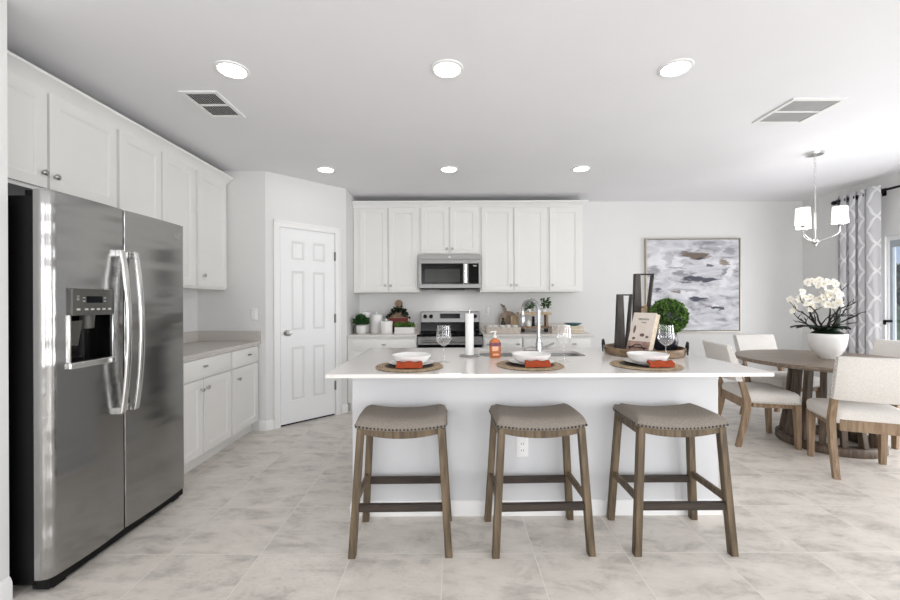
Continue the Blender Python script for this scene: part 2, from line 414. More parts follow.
# ------------------------------------------------------------------ mesh helpers
class MB:
    def __init__(self):
        self.bm = bmesh.new(); self.M = Matrix.Identity(4); self.mi = 0

    def v(self, p):
        return self.bm.verts.new(self.M @ Vector(p))

    def f(self, vs):
        try:
            fc = self.bm.faces.new(vs); fc.material_index = self.mi; return fc
        except ValueError:
            return None

    def box(self, x0, x1, y0, y1, z0, z1):
        p = [self.v((x, y, z)) for z in (z0, z1) for y in (y0, y1) for x in (x0, x1)]
        for q in ((0, 2, 3, 1), (4, 5, 7, 6), (0, 1, 5, 4), (2, 6, 7, 3), (0, 4, 6, 2), (1, 3, 7, 5)):
            self.f([p[i] for i in q])

    def loft(self, rings, closed=True, cap=True):
        rs = [[self.v(p) for p in r] for r in rings]
        n = len(rs[0])
        for a, b in zip(rs, rs[1:]):
            for i in range(n if closed else n - 1):
                j = (i + 1) % n
                self.f([a[i], a[j], b[j], b[i]])
        if cap:
            self.f(list(reversed(rs[0]))); self.f(rs[-1])
        return rs

    def prism(self, poly, z0, z1):
        self.loft([[(x, y, z0) for x, y in poly], [(x, y, z1) for x, y in poly]])

    def lathe(self, prof, c=(0, 0, 0), seg=24, cap=True, axis='Z'):
        rings = []
        for r, z in prof:
            ring = []
            for i in range(seg):
                a = 2 * PI * i / seg
                if axis == 'Z': ring.append((c[0] + r * math.cos(a), c[1] + r * math.sin(a), c[2] + z))
                elif axis == 'Y': ring.append((c[0] + r * math.cos(a), c[1] - z, c[2] + r * math.sin(a)))   # z runs towards -Y
                else: ring.append((c[0] + z, c[1] + r * math.cos(a), c[2] + r * math.sin(a)))
            rings.append(ring)
        if axis == 'Y': rings = [list(reversed(r)) for r in rings]
        if axis == 'Y': rings = [list(reversed(r)) for r in rings]
        self.loft(rings, True, cap)

    def tube(self, pts, r, seg=8, sec=None, cap=True, up=None):
        """round tube or swept section along pts; r number or list; sec = [(a,b)] section"""
        pts = [Vector(p) for p in pts]
        rs = r if isinstance(r, (list, tuple)) else [r] * len(pts)
        rings = []; prev = None
        for i, p in enumerate(pts):
            t = (pts[min(i + 1, len(pts) - 1)] - pts[max(i - 1, 0)]).normalized()
            if prev is None:
                ref = Vector(up) if up else (Vector((0, 0, 1)) if abs(t.z) < 0.9 else Vector((1, 0, 0)))
                a = t.cross(ref).normalized()
            else:
                a = (prev - t * prev.dot(t)).normalized()
            prev = a; b = t.cross(a)
            if sec: rings.append([p + a * s[0] + b * s[1] for s in sec])
            else: rings.append([p + (a * math.cos(2 * PI * k / seg) + b * math.sin(2 * PI * k / seg)) * rs[i] for k in range(seg)])
        self.loft(rings, True, cap)

    def taper(self, p0, p1, s0, s1):
        """straight square leg from p0 (size s0=(a,b)) to p1"""
        r = []
        for p, s in ((p0, s0), (p1, s1)):
            r.append([(p[0] - s[0] / 2, p[1] - s[1] / 2, p[2]), (p[0] + s[0] / 2, p[1] - s[1] / 2, p[2]),
                      (p[0] + s[0] / 2, p[1] + s[1] / 2, p[2]), (p[0] - s[0] / 2, p[1] + s[1] / 2, p[2])])
        self.loft(r)

    def ell(self, c, r, seg=16, rings=10):
        prof = []
        rr = []
        for i in range(1, rings):
            a = -PI / 2 + PI * i / rings
            rr.append([(c[0] + r[0] * math.cos(a) * math.cos(2 * PI * k / seg), c[1] + r[1] * math.cos(a) * math.sin(2 * PI * k / seg), c[2] + r[2] * math.sin(a)) for k in range(seg)])
        self.loft(rr)

    def panels(self, w, h, t, cells, loops):
        """slab in x 0..w, z 0..h, front at y=0 (facing -Y), back at y=t; each cell gets concentric (inset, depth) loops"""
        xs = sorted({0, w} | {c[0] for c in cells} | {c[2] for c in cells})
        zs = sorted({0, h} | {c[1] for c in cells} | {c[3] for c in cells})
        g = {(i, k): self.v((x, 0, z)) for i, x in enumerate(xs) for k, z in enumerate(zs)}
        cs = {(c[0], c[1], c[2], c[3]) for c in cells}
        for i in range(len(xs) - 1):
            for k in range(len(zs) - 1):
                q = [g[i, k], g[i + 1, k], g[i + 1, k + 1], g[i, k + 1]]
                if (xs[i], zs[k], xs[i + 1], zs[k + 1]) in cs:
                    prev = q
                    for ins, dep in loops:
                        cur = [self.v(p) for p in ((xs[i] + ins, dep, zs[k] + ins), (xs[i + 1] - ins, dep, zs[k] + ins),
                                                   (xs[i + 1] - ins, dep, zs[k + 1] - ins), (xs[i] + ins, dep, zs[k + 1] - ins))]
                        for a in range(4):
                            b = (a + 1) % 4
                            self.f([prev[a], prev[b], cur[b], cur[a]])
                        prev = cur
                    self.f(prev)
                else:
                    self.f(q)
        nx, nz = len(xs) - 1, len(zs) - 1
        B = {k: self.v((x, t, z)) for k, (x, z) in {'a': (0, 0), 'b': (w, 0), 'c': (w, h), 'd': (0, h)}.items()}
        self.f([B['a'], B['d'], B['c'], B['b']])
        self.f([g[i, 0] for i in range(nx, -1, -1)] + [B['a'], B['b']])
        self.f([g[i, nz] for i in range(nx + 1)] + [B['c'], B['d']])
        self.f([g[0, k] for k in range(nz + 1)] + [B['d'], B['a']])
        self.f([g[nx, k] for k in range(nz, -1, -1)] + [B['b'], B['c']])

    def sweep(self, path, prof, close_ends=True):
        """mitred moulding: path of (x,y) points, prof of (out,z); outward is to the right of the walking direction"""
        P = [Vector(p) for p in path]; rings = []
        for i, p in enumerate(P):
            ns = []
            if i > 0: d = (P[i] - P[i - 1]).normalized(); ns.append(Vector((d.y, -d.x)))
            if i < len(P) - 1: d = (P[i + 1] - P[i]).normalized(); ns.append(Vector((d.y, -d.x)))
            n = ns[0] if len(ns) == 1 else (ns[0] + ns[1]) / (1 + ns[0].dot(ns[1]))
            rings.append([(p.x + n.x * o, p.y + n.y * o, z) for o, z in prof])
        self.loft(rings)

    def build(self, name, m, parent=None, loc=(0, 0, 0), rot=(0, 0, 0), smooth=35, bevel=0.0, bseg=2, sub=0):
        bmesh.ops.remove_doubles(self.bm, verts=self.bm.verts, dist=1e-6)
        bmesh.ops.recalc_face_normals(self.bm, faces=self.bm.faces)
        me = bpy.data.meshes.new(name)
        self.bm.to_mesh(me); self.bm.free()
        for x in (m if isinstance(m, (list, tuple)) else [m]): me.materials.append(x)
        if smooth:
            me.polygons.foreach_set('use_smooth', [True] * len(me.polygons))
            if smooth < 180: me.set_sharp_from_angle(angle=math.radians(smooth))
        o = bpy.data.objects.new(name, me)
        o.location = loc; o.rotation_euler = rot
        if parent is not None: o.parent = parent
        col.objects.link(o)
        if bevel:
            md = o.modifiers.new('bevel', 'BEVEL'); md.width = bevel; md.segments = bseg; md.limit_method = 'ANGLE'; md.angle_limit = math.radians(40)
            md.harden_normals = False
        if sub:
            md = o.modifiers.new('sub', 'SUBSURF'); md.levels = sub; md.render_levels = sub
        return o


def tag(o, label, cat, group=None):
    o['label'] = label; o['category'] = cat
    if group: o['group'] = group
    return o


def thing(name, label, cat, loc=(0, 0, 0), rz=0.0, group=None):
    o = bpy.data.objects.new(name, None)
    o.empty_display_size = 0.1
    o.location = loc; o.rotation_euler = (0, 0, rz)
    col.objects.link(o)
    return tag(o, label, cat, group)


def struct(o):
    o['kind'] = 'structure'
    return o


def dup(root, loc, rz, label, group=None):
    r = root.copy(); col.objects.link(r)
    r.location = loc; r.rotation_euler = (0, 0, rz)
    r['label'] = label
    if group: r['group'] = group
    for ch in list(root.children):
        c = ch.copy(); col.objects.link(c); c.parent = r
        for g in list(ch.children):
            d = g.copy(); col.objects.link(d); d.parent = c
    return r


def B(x0, x1, y0, y1, z0, z1):
    m = MB(); m.box(x0, x1, y0, y1, z0, z1); return m


def rrect(x0, x1, y0, y1, r, n=5):
    p = []
    for cx, cy, a0 in ((x1 - r, y0 + r, -90), (x1 - r, y1 - r, 0), (x0 + r, y1 - r, 90), (x0 + r, y0 + r, 180)):
        for i in range(n + 1):
            a = math.radians(a0 + 90 * i / n)
            p.append((cx + r * math.cos(a), cy + r * math.sin(a)))
    return p


# ------------------------------------------------------------------ room shell
XL, XR, YB, YF, H = -2.555, 4.65, 5.30, -3.5, 2.60
struct(B(XL - .2, XR + .15, YF - .15, YB + .15, -.08, 0).build('floor', TILE, smooth=0))
struct(B(XL - .2, XR + .15, YF - .15, YB + .15, H, H + .08).build('ceiling', CEIL, smooth=0))
struct(B(XL - .12, XR + .12, YB, YB + .12, 0, H).build('wall_back', WALL, smooth=0))
struct(B(XL - .12, XL, YF, YB, 0, H).build('wall_left', WALL, smooth=0))
# stub wall in front of the refrigerator
struct(B(XL, -1.925, 1.60, 1.735, 0, H).build('wall_stub', WALL, smooth=0))
# corner pantry: one angled block of wall from the cabinet run to the range wall
A = (-1.868, 4.01); Bp = (-1.228, 4.655)
q = MB(); q.prism([(XL, 4.01), A, Bp, (-1.228, YB), (XL, YB)], 0, H)
struct(q.build('wall_pantry', WALL, smooth=0))
# right wall with the sliding-door opening
SY0, SY1, SH = 1.95, 4.295, 1.965
q = MB(); V0, V1, VZ0, VZ1 = -2.8, -.4, .35, 2.35  # plus an opening out of view, added to light the left side
q.box(XR, XR + .12, YF, V0, 0, H); q.box(XR, XR + .12, V1, SY0, 0, H); q.box(XR, XR + .12, V0, V1, 0, VZ0); q.box(XR, XR + .12, V0, V1, VZ1, H); q.box(XR, XR + .12, SY1, YB, 0, H); q.box(XR, XR + .12, SY0, SY1, SH, H)
struct(q.build('wall_right', WALL, smooth=0))
# wall behind the camera with two window openings
q = MB()
W1, W2, WZ0, WZ1 = (-2.2, 0.2), (1.4, 3.8), .35, 2.35  # unseen windows, added to let frontal fill in
q.box(XL, W1[0], YF - .12, YF, 0, H); q.box(W1[1], W2[0], YF - .12, YF, 0, H); q.box(W2[1], XR, YF - .12, YF, 0, H)
for w in (W1, W2):
    q.box(w[0], w[1], YF - .12, YF, 0, WZ0); q.box(w[0], w[1], YF - .12, YF, WZ1, H)
struct(q.build('wall_front', WALL, smooth=0))
for i, w in enumerate((W1, W2)):
    q = MB()
    for a, b, c, d in ((w[0], w[0] + .06, WZ0, WZ1), (w[1] - .06, w[1], WZ0, WZ1), (w[0], w[1], WZ0, WZ0 + .06), (w[0], w[1], WZ1 - .06, WZ1)):
        q.box(a, b, YF - .09, YF - .03, c, d)
    wf = struct(q.build('window_%d' % (i + 1), TRIM, smooth=0))
    B(w[0] + .05, w[1] - .05, YF - .065, YF - .06, WZ0 + .05, WZ1 - .05).build('window_pane', PANE, wf, smooth=0)

q = MB()
for a, b, c, d in ((V0, V0 + .06, VZ0, VZ1), (V1 - .06, V1, VZ0, VZ1), (V0, V1, VZ0, VZ0 + .06), (V0, V1, VZ1 - .06, VZ1)):
    q.box(XR + .03, XR + .09, a, b, c, d)
wf = struct(q.build('window_3', TRIM, smooth=0))  # added out of view for light from the right
B(XR + .06, XR + .065, V0 + .05, V1 - .05, VZ0 + .05, VZ1 - .05).build('window_pane', PANE, wf, smooth=0)

# baseboards
BBP = [(0, 0), (.014, 0), (.014, .075), (.009, .088), (.005, .098), (0, .10)]
def baseboard(side, path):
    m = MB(); m.sweep(path, BBP); return struct(m.build('baseboard_' + side, TRIM))
e2 = .7071
def onp(s, out=0.0):   # point along the angled pantry wall
    return (A[0] + s * e2 + out * e2, A[1] + s * (Bp[1] - A[1]) / (Bp[0] - A[0]) * e2 - out * e2)
baseboard('return', [(-1.93, 4.01), A, onp(.085)])
baseboard('pantry', [onp(.835), Bp, (-1.228, 4.665)])
baseboard('back', [(1.65, YB), (XR, YB)])
baseboard('right', [(XR, YB), (XR, SY1 + .03)])
baseboard('stub', [(-1.925, 1.735 - .001), (-1.925, 1.60)][::-1] if False else [(XL, 1.60), (-1.925, 1.60), (-1.925, 1.735)])

# pantry door in the angled wall
door = MB()
DW, DH = .608, 2.035
def cellsx(): return ((.105, .265), (.343, .503))
cells = [(a, z0, b, z1) for a, b in cellsx() for z0, z1 in ((.225, .80), (.96, 1.60), (1.70, 1.915))]
door.panels(DW, DH, .035, cells, [(.006, .0), (.014, .007), (.030, .007), (.046, .002)])
s0 = .124
dl = onp(s0 + .02, .006)
dr = math.atan2(Bp[1] - A[1], Bp[0] - A[0])
pd = struct(door.build('door_1', DOORW, loc=(dl[0], dl[1], .020), rot=(0, 0, dr), smooth=25))
k = MB(); k.lathe([(.0, 0), (.032, .0), (.032, .005), (.012, .008), (.011, .035), (.024, .042), (.030, .056), (.024, .070), (0, .074)], (.062, 0, .945), 20, False, 'Y')
k.build('door_knob', NICKEL, pd)
B(.002, DW - .002, .004, .030, -.017, -.0005).build('bottom_sweep', BLACK, pd, smooth=0)  # black strip filling the gap under the door
for z in (.32, 1.08, 1.78):
    k = MB(); k.box(DW - .004, DW + .012, -.014, .0, z - .05, z + .05); k.build('hinge', HINGE, pd)
# casing
q = MB()
CP = [(0, 0), (.016, 0), (.018, .012), (.012, .03), (.012, .057), (0, .06)]
def casing(seg):
    pass
q.M = Matrix.Translation((onp(s0)[0], onp(s0)[1], 0)) @ Matrix.Rotation(dr, 4, 'Z')
W_ = DW + .04
for a, b, c, d in ((-.05, .012, 0, DH + .032), (W_ - .012, W_ + .05, 0, DH + .032), (-.05, W_ + .05, DH + .026, DH + .09)):
    q.box(a, b, -.018, .001, c, d)
for a, b, c, d in ((-.05, -.032, 0, DH + .09), (W_ + .032, W_ + .05, 0, DH + .09), (-.05, W_ + .05, DH + .07, DH + .09)):
    q.box(a, b, -.024, -.017, c, d)
struct(q.build('trim_1', TRIM, smooth=0))

# ------------------------------------------------------------------ cabinetry
def knob_mesh(mb, x, z, oval=False):
    if oval:
        mb.lathe([(0, -.001), (.006, 0), (.006, .014)], (x, -.02, z), 10, True, 'Y')
        mb.tube([(x - .024, -.04, z), (x - .015, -.043, z), (x + .015, -.043, z), (x + .024, -.04, z)], [.005, .009, .009, .005], 8)
    else:
        mb.lathe([(.009, 0), (.006, .004), (.006, .014), (.015, .018), (.0165, .024), (.011, .030), (.0, .031)], (x, -.02, z), 14, True, 'Y')


def shaker(w, h, fr=.058):
    m = MB()
    m.panels(w, h, .02, [(fr, fr, w - fr, h - fr)], [(.002, .003), (.007, .0035), (.009, .0075)])
    return m


def cabinet(name, label, cat, loc, rz, w, d, h, doors=(), drawers=(), toe=False, group=None, fronts=None):
    """local: x along the front, front of the carcass at y=0, z from the bottom. doors: (x0,x1,z0,z1,knobx,knobz)"""
    t = thing(name, label, cat, loc, rz, group)
    z0 = .10 if toe else 0.0
    B(0, w, 0, d, z0, h).build('body', CAB, t, bevel=.0015)
    if toe:
        B(.0, w, .06, d - .02, 0, z0).build('toe_kick', CAB, t, smooth=0)
    for x0, x1, a, b, kx, kz in doors:
        o = shaker(x1 - x0, b - a).build('door', CAB, t, loc=(x0, -.0205, a), bevel=.0012)
        if kx is not None:
            k = MB(); knob_mesh(k, kx - x0, kz - a); k.M = Matrix.Identity(4)
            k.build('knob', NICKEL, o, loc=(0, .0205, 0))
    for x0, x1, a, b, ks in drawers:
        m = MB(); m.panels(x1 - x0, b - a, .02, [(.004, .004, x1 - x0 - .004, b - a - .004)], [(.004, -.002)])
        o = m.build('drawer', CAB, t, loc=(x0, -.0205, a))
        for kx, kz in ks:
            k = MB(); knob_mesh(k, kx - x0, kz - a, True)
            k.build('knob', NICKEL, o, loc=(0, .0205, 0))
    return t


RZ = PI / 2     # left-wall units face +X
UX, UD = -2.26, .29
g = 'white wall cabinets on the left wall'
cabinet('wall_cabinet', 'short white two-door wall cabinet directly above the refrigerator', 'cabinet', (UX, 1.765, 1.90), RZ, .92, UD, .575,
        [(.008, .452, .02, .555, .425, .10), (.466, .912, .02, .555, .492, .095)])
cabinet('wall_cabinet', 'tall white two-door wall cabinet between the over-fridge cabinet and the end cabinet', 'cabinet', (UX, 2.688, 1.41), RZ, .824, UD, 1.065,
        [(.012, .400, .02, 1.045, .375, .11), (.412, .806, .02, 1.045, .437, .11)])
cabinet('wall_cabinet', 'tall narrow single-door white wall cabinet at the pantry end of the left wall', 'cabinet', (UX, 3.515, 1.41), RZ, .485, UD, 1.065,
        [(.02, .462, .02, 1.045, .085, .118)])
CRP = [(0, 0), (.008, 0), (.014, .014), (.05, .052), (.058, .056), (.058, .072), (0, .072)]
q = MB(); q.sweep([(UX, 1.765), (UX, 4.0)], [(o * 1.35, 2.455 + z * 1.06) for o, z in CRP])
# outward must face +X for the left run
struct(q.build('trim_2', TRIM))

g = 'white base cabinets'
cabinet('base_cabinet', 'wider white base cabinet beside the refrigerator with one drawer over two doors', 'cabinet', (-1.95, 2.702, 0), RZ, .80, .598, .868,
        [(.012, .392, .115, .69, .365, .615), (.408, .788, .115, .69, .436, .62)], [(.012, .788, .705, .85, [(.40, .79)])], True)
cabinet('base_cabinet', 'narrow white base cabinet beside the pantry wall with one drawer over one door', 'cabinet', (-1.95, 3.504, 0), RZ, .492, .598, .868,
        [(.012, .468, .115, .69, .10, .595)], [(.012, .468, .705, .85, [(.275, .79)])], True)
t = thing('countertop', 'greige stone countertop with backsplash between refrigerator and pantry wall', 'countertop', (-2.23, 3.35, .87))
m = MB(); m.prism(rrect(-.318, .318, -.648, .655, .004), 0, .03); m.build('slab', QUARTZ3, t, bevel=.003)
m = MB(); m.box(-.318, -.298, -.648, .655, .0305, .13); m.box(-.298, .315, .635, .655, .0305, .13); m.build('backsplash', QUARTZ3, t, bevel=.002)

# range wall
UY = 4.98
cabinet('wall_cabinet', 'tall white two-door wall cabinet left of the microwave', 'cabinet', (-1.224, UY, 1.40), 0, .819, .315, 1.075,
        [(.086, .427, .02, 1.045, .402, .085), (.443, .795, .02, 1.045, .468, .085)])
cabinet('wall_cabinet', 'short white two-door wall cabinet directly above the microwave', 'cabinet', (-.404, UY, 1.862), 0, .753, .315, .613,
        [(.026, .369, .02, .593, .345, .075), (.384, .724, .02, .593, .410, .075)])
cabinet('wall_cabinet', 'tall white two-door wall cabinet right of the microwave', 'cabinet', (.350, UY, 1.40), 0, .838, .315, 1.075,
        [(.022, .410, .02, 1.045, .386, .085), (.425, .812, .02, 1.045, .449, .085)])
cabinet('wall_cabinet', 'single-door white wall cabinet at the far right end of the range wall', 'cabinet', (1.189, UY, 1.40), 0, .44, .315, 1.075,
        [(.026, .403, .02, 1.045, .058, .085)])
q = MB(); q.sweep([(-1.226, UY), (1.629, UY), (1.629, YB)], [(o, 2.455 + z) for o, z in CRP])
struct(q.build('trim_3', TRIM))
BY = 4.69
cabinet('base_cabinet', 'white base cabinet left of the range with one wide drawer', 'cabinet', (-1.224, BY, 0), 0, .812, .605, .868,
        [(.06, .40, .115, .70, .375, .61), (.415, .80, .115, .70, .44, .61)], [(.06, .80, .715, .845, [(.43, .785)])], True)
cabinet('base_cabinet', 'white base cabinet just right of the range behind the soap bottle', 'cabinet', (.365, BY, 0), 0, .458, .605, .868,
        [(.012, .224, .115, .70, .20, .61), (.234, .446, .115, .70, .258, .61)], [(.012, .446, .715, .845, [(.06, .785), (.405, .785)])], True)
cabinet('base_cabinet', 'white base cabinet at the far right end of the range wall', 'cabinet', (.828, BY, 0), 0, .80, .605, .868,
        [(.012, .394, .115, .70, .37, .61), (.406, .788, .115, .70, .43, .61)], [(.012, .788, .715, .845, [(.205, .785), (.595, .785)])], True)
for x0, x1, lab, y0 in ((-1.224, -.412, 'pale stone counter slab left of the range under the canisters', 4.655), (.362, 1.652, 'pale stone counter slab right of the range holding the boards and books', 4.655)):
    t = thing('countertop', lab, 'countertop', ((x0 + x1) / 2, 4.97, .87))
    w = (x1 - x0) / 2
    m = MB(); m.box(-w, w, -.315, .325, 0, .03); m.build('slab', QUARTZ2, t, bevel=.003)
    m = MB(); m.box(-w, w, .305, .325, .0305, .13); m.build('backsplash', QUARTZ2, t, bevel=.002)

# ------------------------------------------------------------------ refrigerator (local: x along +Y world, front -y = +X world)
fr = thing('refrigerator', 'tall stainless side-by-side refrigerator with water dispenser beside the left cabinets', 'refrigerator', (-1.85, 1.765, 0), RZ)
B(.004, .904, 0, .672, .035, 1.765).build('case', BLACK, fr, bevel=.006)
m = MB(); m.box(.01, .898, -.055, .02, .012, .054); m.build('toe_grille', BLACK, fr, bevel=.004)
for x0, y0 in ((.04, -.045), (.81, -.045), (.04, .6), (.81, .6)):
    B(x0, x0 + .06, y0, y0 + .05, 0, .0345 if y0 > 0 else .0115).build('roller_foot', BLACK, fr)
for x in (.02, .83):
    m = MB(); m.prism(rrect(x, x + .06, -.055, .06, .01), 1.766, 1.792); m.build('hinge_cover', BLACK, fr, bevel=.003)


def door_plan(x0, x1, rl, rr, n=8, bow=.010):
    """front outline of a door (local -y is outward), left/right corner radii"""
    p = [(x1, -.002), (x0, -.002)]
    T = -.066
    for i in range(n + 1):
        a = math.radians(180 + 90 * i / n)
        p.append((x0 + rl + rl * math.cos(a), T + rl + rl * math.sin(a)))
    for i in range(1, 10):
        u = i / 10; x = x0 + rl + (x1 - rr - x0 - rl) * u
        p.append((x, T - bow * math.sin(PI * u)))
    for i in range(n + 1):
        a = math.radians(270 + 90 * i / n)
        p.append((x1 - rr + rr * math.cos(a), T + rr + rr * math.sin(a)))
    return p


def fridge_handle(x, parent):
    pts = []
    for i in range(15):
        u = i / 14
        pts.append((x, -.094 - .034 * math.sin(PI * u) ** .8, .70 + .86 * u))
    m = MB()
    m.tube(pts, .01, sec=rrect(-.016, .016, -.008, .008, .006, 3), up=(0, -1, 0))
    for z in (.712, 1.548): m.box(x - .016, x + .016, -.098, -.07, z - .018, z + .018)
    h = m.build('handle', BRIGHT, parent, bevel=.002)
    return h


# freezer door is built around the dispenser recess: full slabs above and below, strips either side
fp = door_plan(.0, .407, .045, .005)
DX0, DX1, DZ0, DZ1 = .094, .324, 1.0, 1.350
def clip(poly, x0, x1):
    """keep the part of a convex-ish outline between two x values"""
    def cut(pl, xc, keep):
        out = []
        for i in range(len(pl)):
            a, b = pl[i], pl[(i + 1) % len(pl)]
            ia, ib = keep(a[0] - xc), keep(b[0] - xc)
            if ia: out.append(a)
            if ia != ib:
                u = (xc - a[0]) / (b[0] - a[0]); out.append((xc, a[1] + (b[1] - a[1]) * u))
        return out
    return cut(cut(poly, x0, lambda v: v >= 0), x1, lambda v: v <= 0)
m = MB()
m.prism(fp, .06, DZ0); m.prism(fp, DZ1, 1.79)
m.prism(clip(fp, -1, DX0), DZ0, DZ1); m.prism(clip(fp, DX1, 2), DZ0, DZ1)
fd = m.build('freezer_door', STEEL, fr, smooth=40)
# dispenser
T = -.0755
m = MB()
m.box(DX0, DX1, -.012, -.008, DZ0, DZ1); m.box(DX0, DX0 + .008, -.07, -.01, DZ0, DZ1); m.box(DX1 - .008, DX1, -.07, -.01, DZ0, DZ1)
m.box(DX0, DX1, -.07, -.01, DZ0, DZ0 + .012)
m.build('dispenser_recess', BLACKG, fd, smooth=0)
m = MB(); m.prism(rrect(DX0 - .004, DX1 + .004, T - .012, T + .03, .008), 1.225, DZ1 + .004); m.build('control_panel', DGREY, fd, bevel=.004)
m = MB(); m.box(.164, .252, T - .0135, T - .012, 1.286, 1.318); m.build('display', DISPL, fd, smooth=0)
m = MB()
for x in (.122, .164, .196, .228, .260, .294): m.prism(rrect(x - .009, x + .009, T - .0132, T - .012, .0005, 1), 1.250, 1.259)
for x in (.151, .266):
    for z in (1.292, 1.308): m.box(x - .006, x + .006, T - .0132, T - .012, z, z + .004)
for z in (1.298, 1.306, 1.316): m.box(.114, .126, T - .0132, T - .012, z, z + .003)
m.build('button_marks', LGREY, fd, smooth=0)
m = MB()
for a, b in (((.13, -.05, 1.222), (.145, -.045, 1.10)),):
    m.loft([[(.115, -.055, 1.20), (.180, -.055, 1.20), (.180, -.045, 1.20), (.115, -.045, 1.20)], [(.12, -.035, 1.08), (.175, -.035, 1.08), (.175, -.025, 1.08), (.12, -.025, 1.08)]])
m.lathe([(.026, 1.16), (.03, 1.225)], (.219, -.04, 0), 14)
m.build('paddle', DGREY, fd)
m = MB(); m.prism(rrect(DX0 - .012, DX1 + .012, T - .012, T + .02, .008), DZ0 - .024, DZ0 + .006); m.build('drip_ledge', BRIGHT, fd, bevel=.004)
m = MB(); m.box(DX0 - .009, DX0 + .002, T - .004, T + .02, DZ0, 1.23); m.box(DX1 - .002, DX1 + .009, T - .004, T + .02, DZ0, 1.23); m.build('bezel', BRIGHT, fd, bevel=.003)
fridge_handle(.366, fd)
m = MB(); m.prism(door_plan(.415, .908, .005, .025), .06, 1.79)
rd = m.build('refrigerator_door', STEEL, fr, smooth=40)
fridge_handle(.456, rd)
m = MB(); m.lathe([(.0, 0), (.021, 0), (.023, .002), (.021, .004), (.0, .004)], (.828, -.069, 1.715), 24, False, 'Y')
bd = m.build('badge', NICKEL, rd)

# ------------------------------------------------------------------ microwave
mw = thing('microwave', 'stainless over-the-range microwave mounted under the short cabinet', 'microwave', (-.0275, 4.90, 1.44))
B(-.376, .376, .0, .39, .008, .42).build('body', STEEL2, mw, bevel=.003)
m = MB(); m.box(-.376, .376, -.02, .0, .358, .42); m.build('top_trim', STEEL2, mw, bevel=.003)
m = MB(); m.box(-.376, .376, -.02, 0, .008, .058); m.build('bottom_trim', STEEL2, mw, bevel=.003)
m = MB(); m.box(-.376, .222, -.026, -.0, .0585, .3575)
dr_ = m.build('door', STEEL2, mw, bevel=.002)
m = MB(); m.box(-.345, .165, -.0285, -.026, .062, .310); m.build('door_glass', BLACKG, dr_, smooth=0)
m = MB(); m.box(-.30, .125, -.0295, -.0285, .082, .242); m.build('viewing_window', MICROG, dr_, smooth=0)
m = MB(); m.tube([(.194, -.03, .068), (.194, -.045, .075), (.194, -.047, .19), (.194, -.045, .30), (.194, -.03, .307)], .01, sec=rrect(-.015, .015, -.006, .006, .005, 2), up=(0, -1, 0)); m.build('handle', BRIGHT, dr_)
m = MB(); m.box(.2225, .376, -.024, 0, .0585, .3575); cp = m.build('control_panel', STEEL2, mw, bevel=.002)
m = MB(); m.box(.228, .355, -.0265, -.024, .062, .310); m.build('keypad', BLACKG, cp, smooth=0)
m = MB(); m.box(.288, .328, -.0275, -.0265, .272, .286); m.build('display', LGREY, cp, smooth=0)
m = MB(); m.lathe([(0, 0), (.013, 0), (.014, .002), (0, .003)], (.0, -.020, .388), 20, False, 'Y'); m.build('badge', NICKEL, mw)
m = MB(); m.box(-.36, .36, -.01, .36, .0, .0075); m.box(-.12, .18, -.015, .1, -.012, 0); m.build('vent_grille', BLACK, mw)

ml = bpy.data.lights.new('cooktop_lamp', 'AREA'); ml.shape = 'RECTANGLE'; ml.size = .3; ml.size_y = .08; ml.energy = 0.9; ml.color = (1, .97, .92)
mo = bpy.data.objects.new('cooktop_lamp', ml); mo.location = (-.0275, 5.03, 1.425); col.objects.link(mo)

# ------------------------------------------------------------------ range
rg = thing('range', 'stainless electric range with black glass cooktop between the back counters', 'stove', (-.0255, 4.66, 0))
B(-.379, .379, .03, .60, .04, .874).build('body', STEEL2, rg, bevel=.002)
m = MB()
for x in (-.34, .34):
    for y in (.08, .56): m.lathe([(.02, 0), (.02, .04)], (x, y, 0), 10)
m.build('foot', BLACK, rg)
m = MB(); m.box(-.381, .381, .005, .60, .8745, .90); ck = m.build('cooktop', BLACKG, rg, bevel=.004)
m = MB()
for x, y, r in ((-.19, .17, .10), (.19, .17, .085), (-.19, .43, .075), (.19, .43, .10)):
    m.lathe([(r - .003, .0), (r, .0), (r, .0006), (r - .003, .0006), (r - .003, 0)], (x, y, .9002), 36, False)
m.build('burner_ring', DGREY, ck)
m = MB(); m.box(-.379, .379, .0, .03, .205, .862); od = m.build('oven_door', STEEL2, rg, bevel=.004)
m = MB(); m.box(-.372, .372, -.004, .0, .30, .782); m.build('oven_window', BLACKG, od, smooth=0)
m = MB(); m.tube([(-.33, -.045, .825), (.33, -.045, .825)], .014, 12); m.box(-.32, -.29, -.045, 0, .815, .835); m.box(.29, .32, -.045, 0, .815, .835); m.build('handle', STEEL2, od)
m = MB(); m.box(-.379, .379, .005, .03, .045, .2); m.build('drawer', STEEL2, rg, bevel=.004)
m = MB(); m.loft([[(-.379, .53, .90), (.379, .53, .90), (.379, .625, .90), (-.379, .625, .90)], [(-.379, .555, 1.155), (.379, .555, 1.155), (.379, .625, 1.155), (-.379, .625, 1.155)]])
bg = m.build('backguard', STEEL2, rg, bevel=.006)
m = MB(); m.loft([[(-.374, .522, .905), (.374, .522, .905), (.374, .545, .905), (-.374, .545, .905)], [(-.374, .534, 1.018), (.374, .534, 1.018), (.374, .55, 1.018), (-.374, .55, 1.018)]]); m.build('lower_panel', BLACKG, bg, smooth=0)
for x in (-.325, -.248, .248, .325):
    m = MB(); m.lathe([(.0, -.002), (.027, 0), (.024, .022), (.0, .023)], (x, .547, 1.092), 18, False, 'Y'); m.box(x - .003, x + .003, .52, .526, 1.075, 1.11)
    m.build('knob', BLACK, bg)
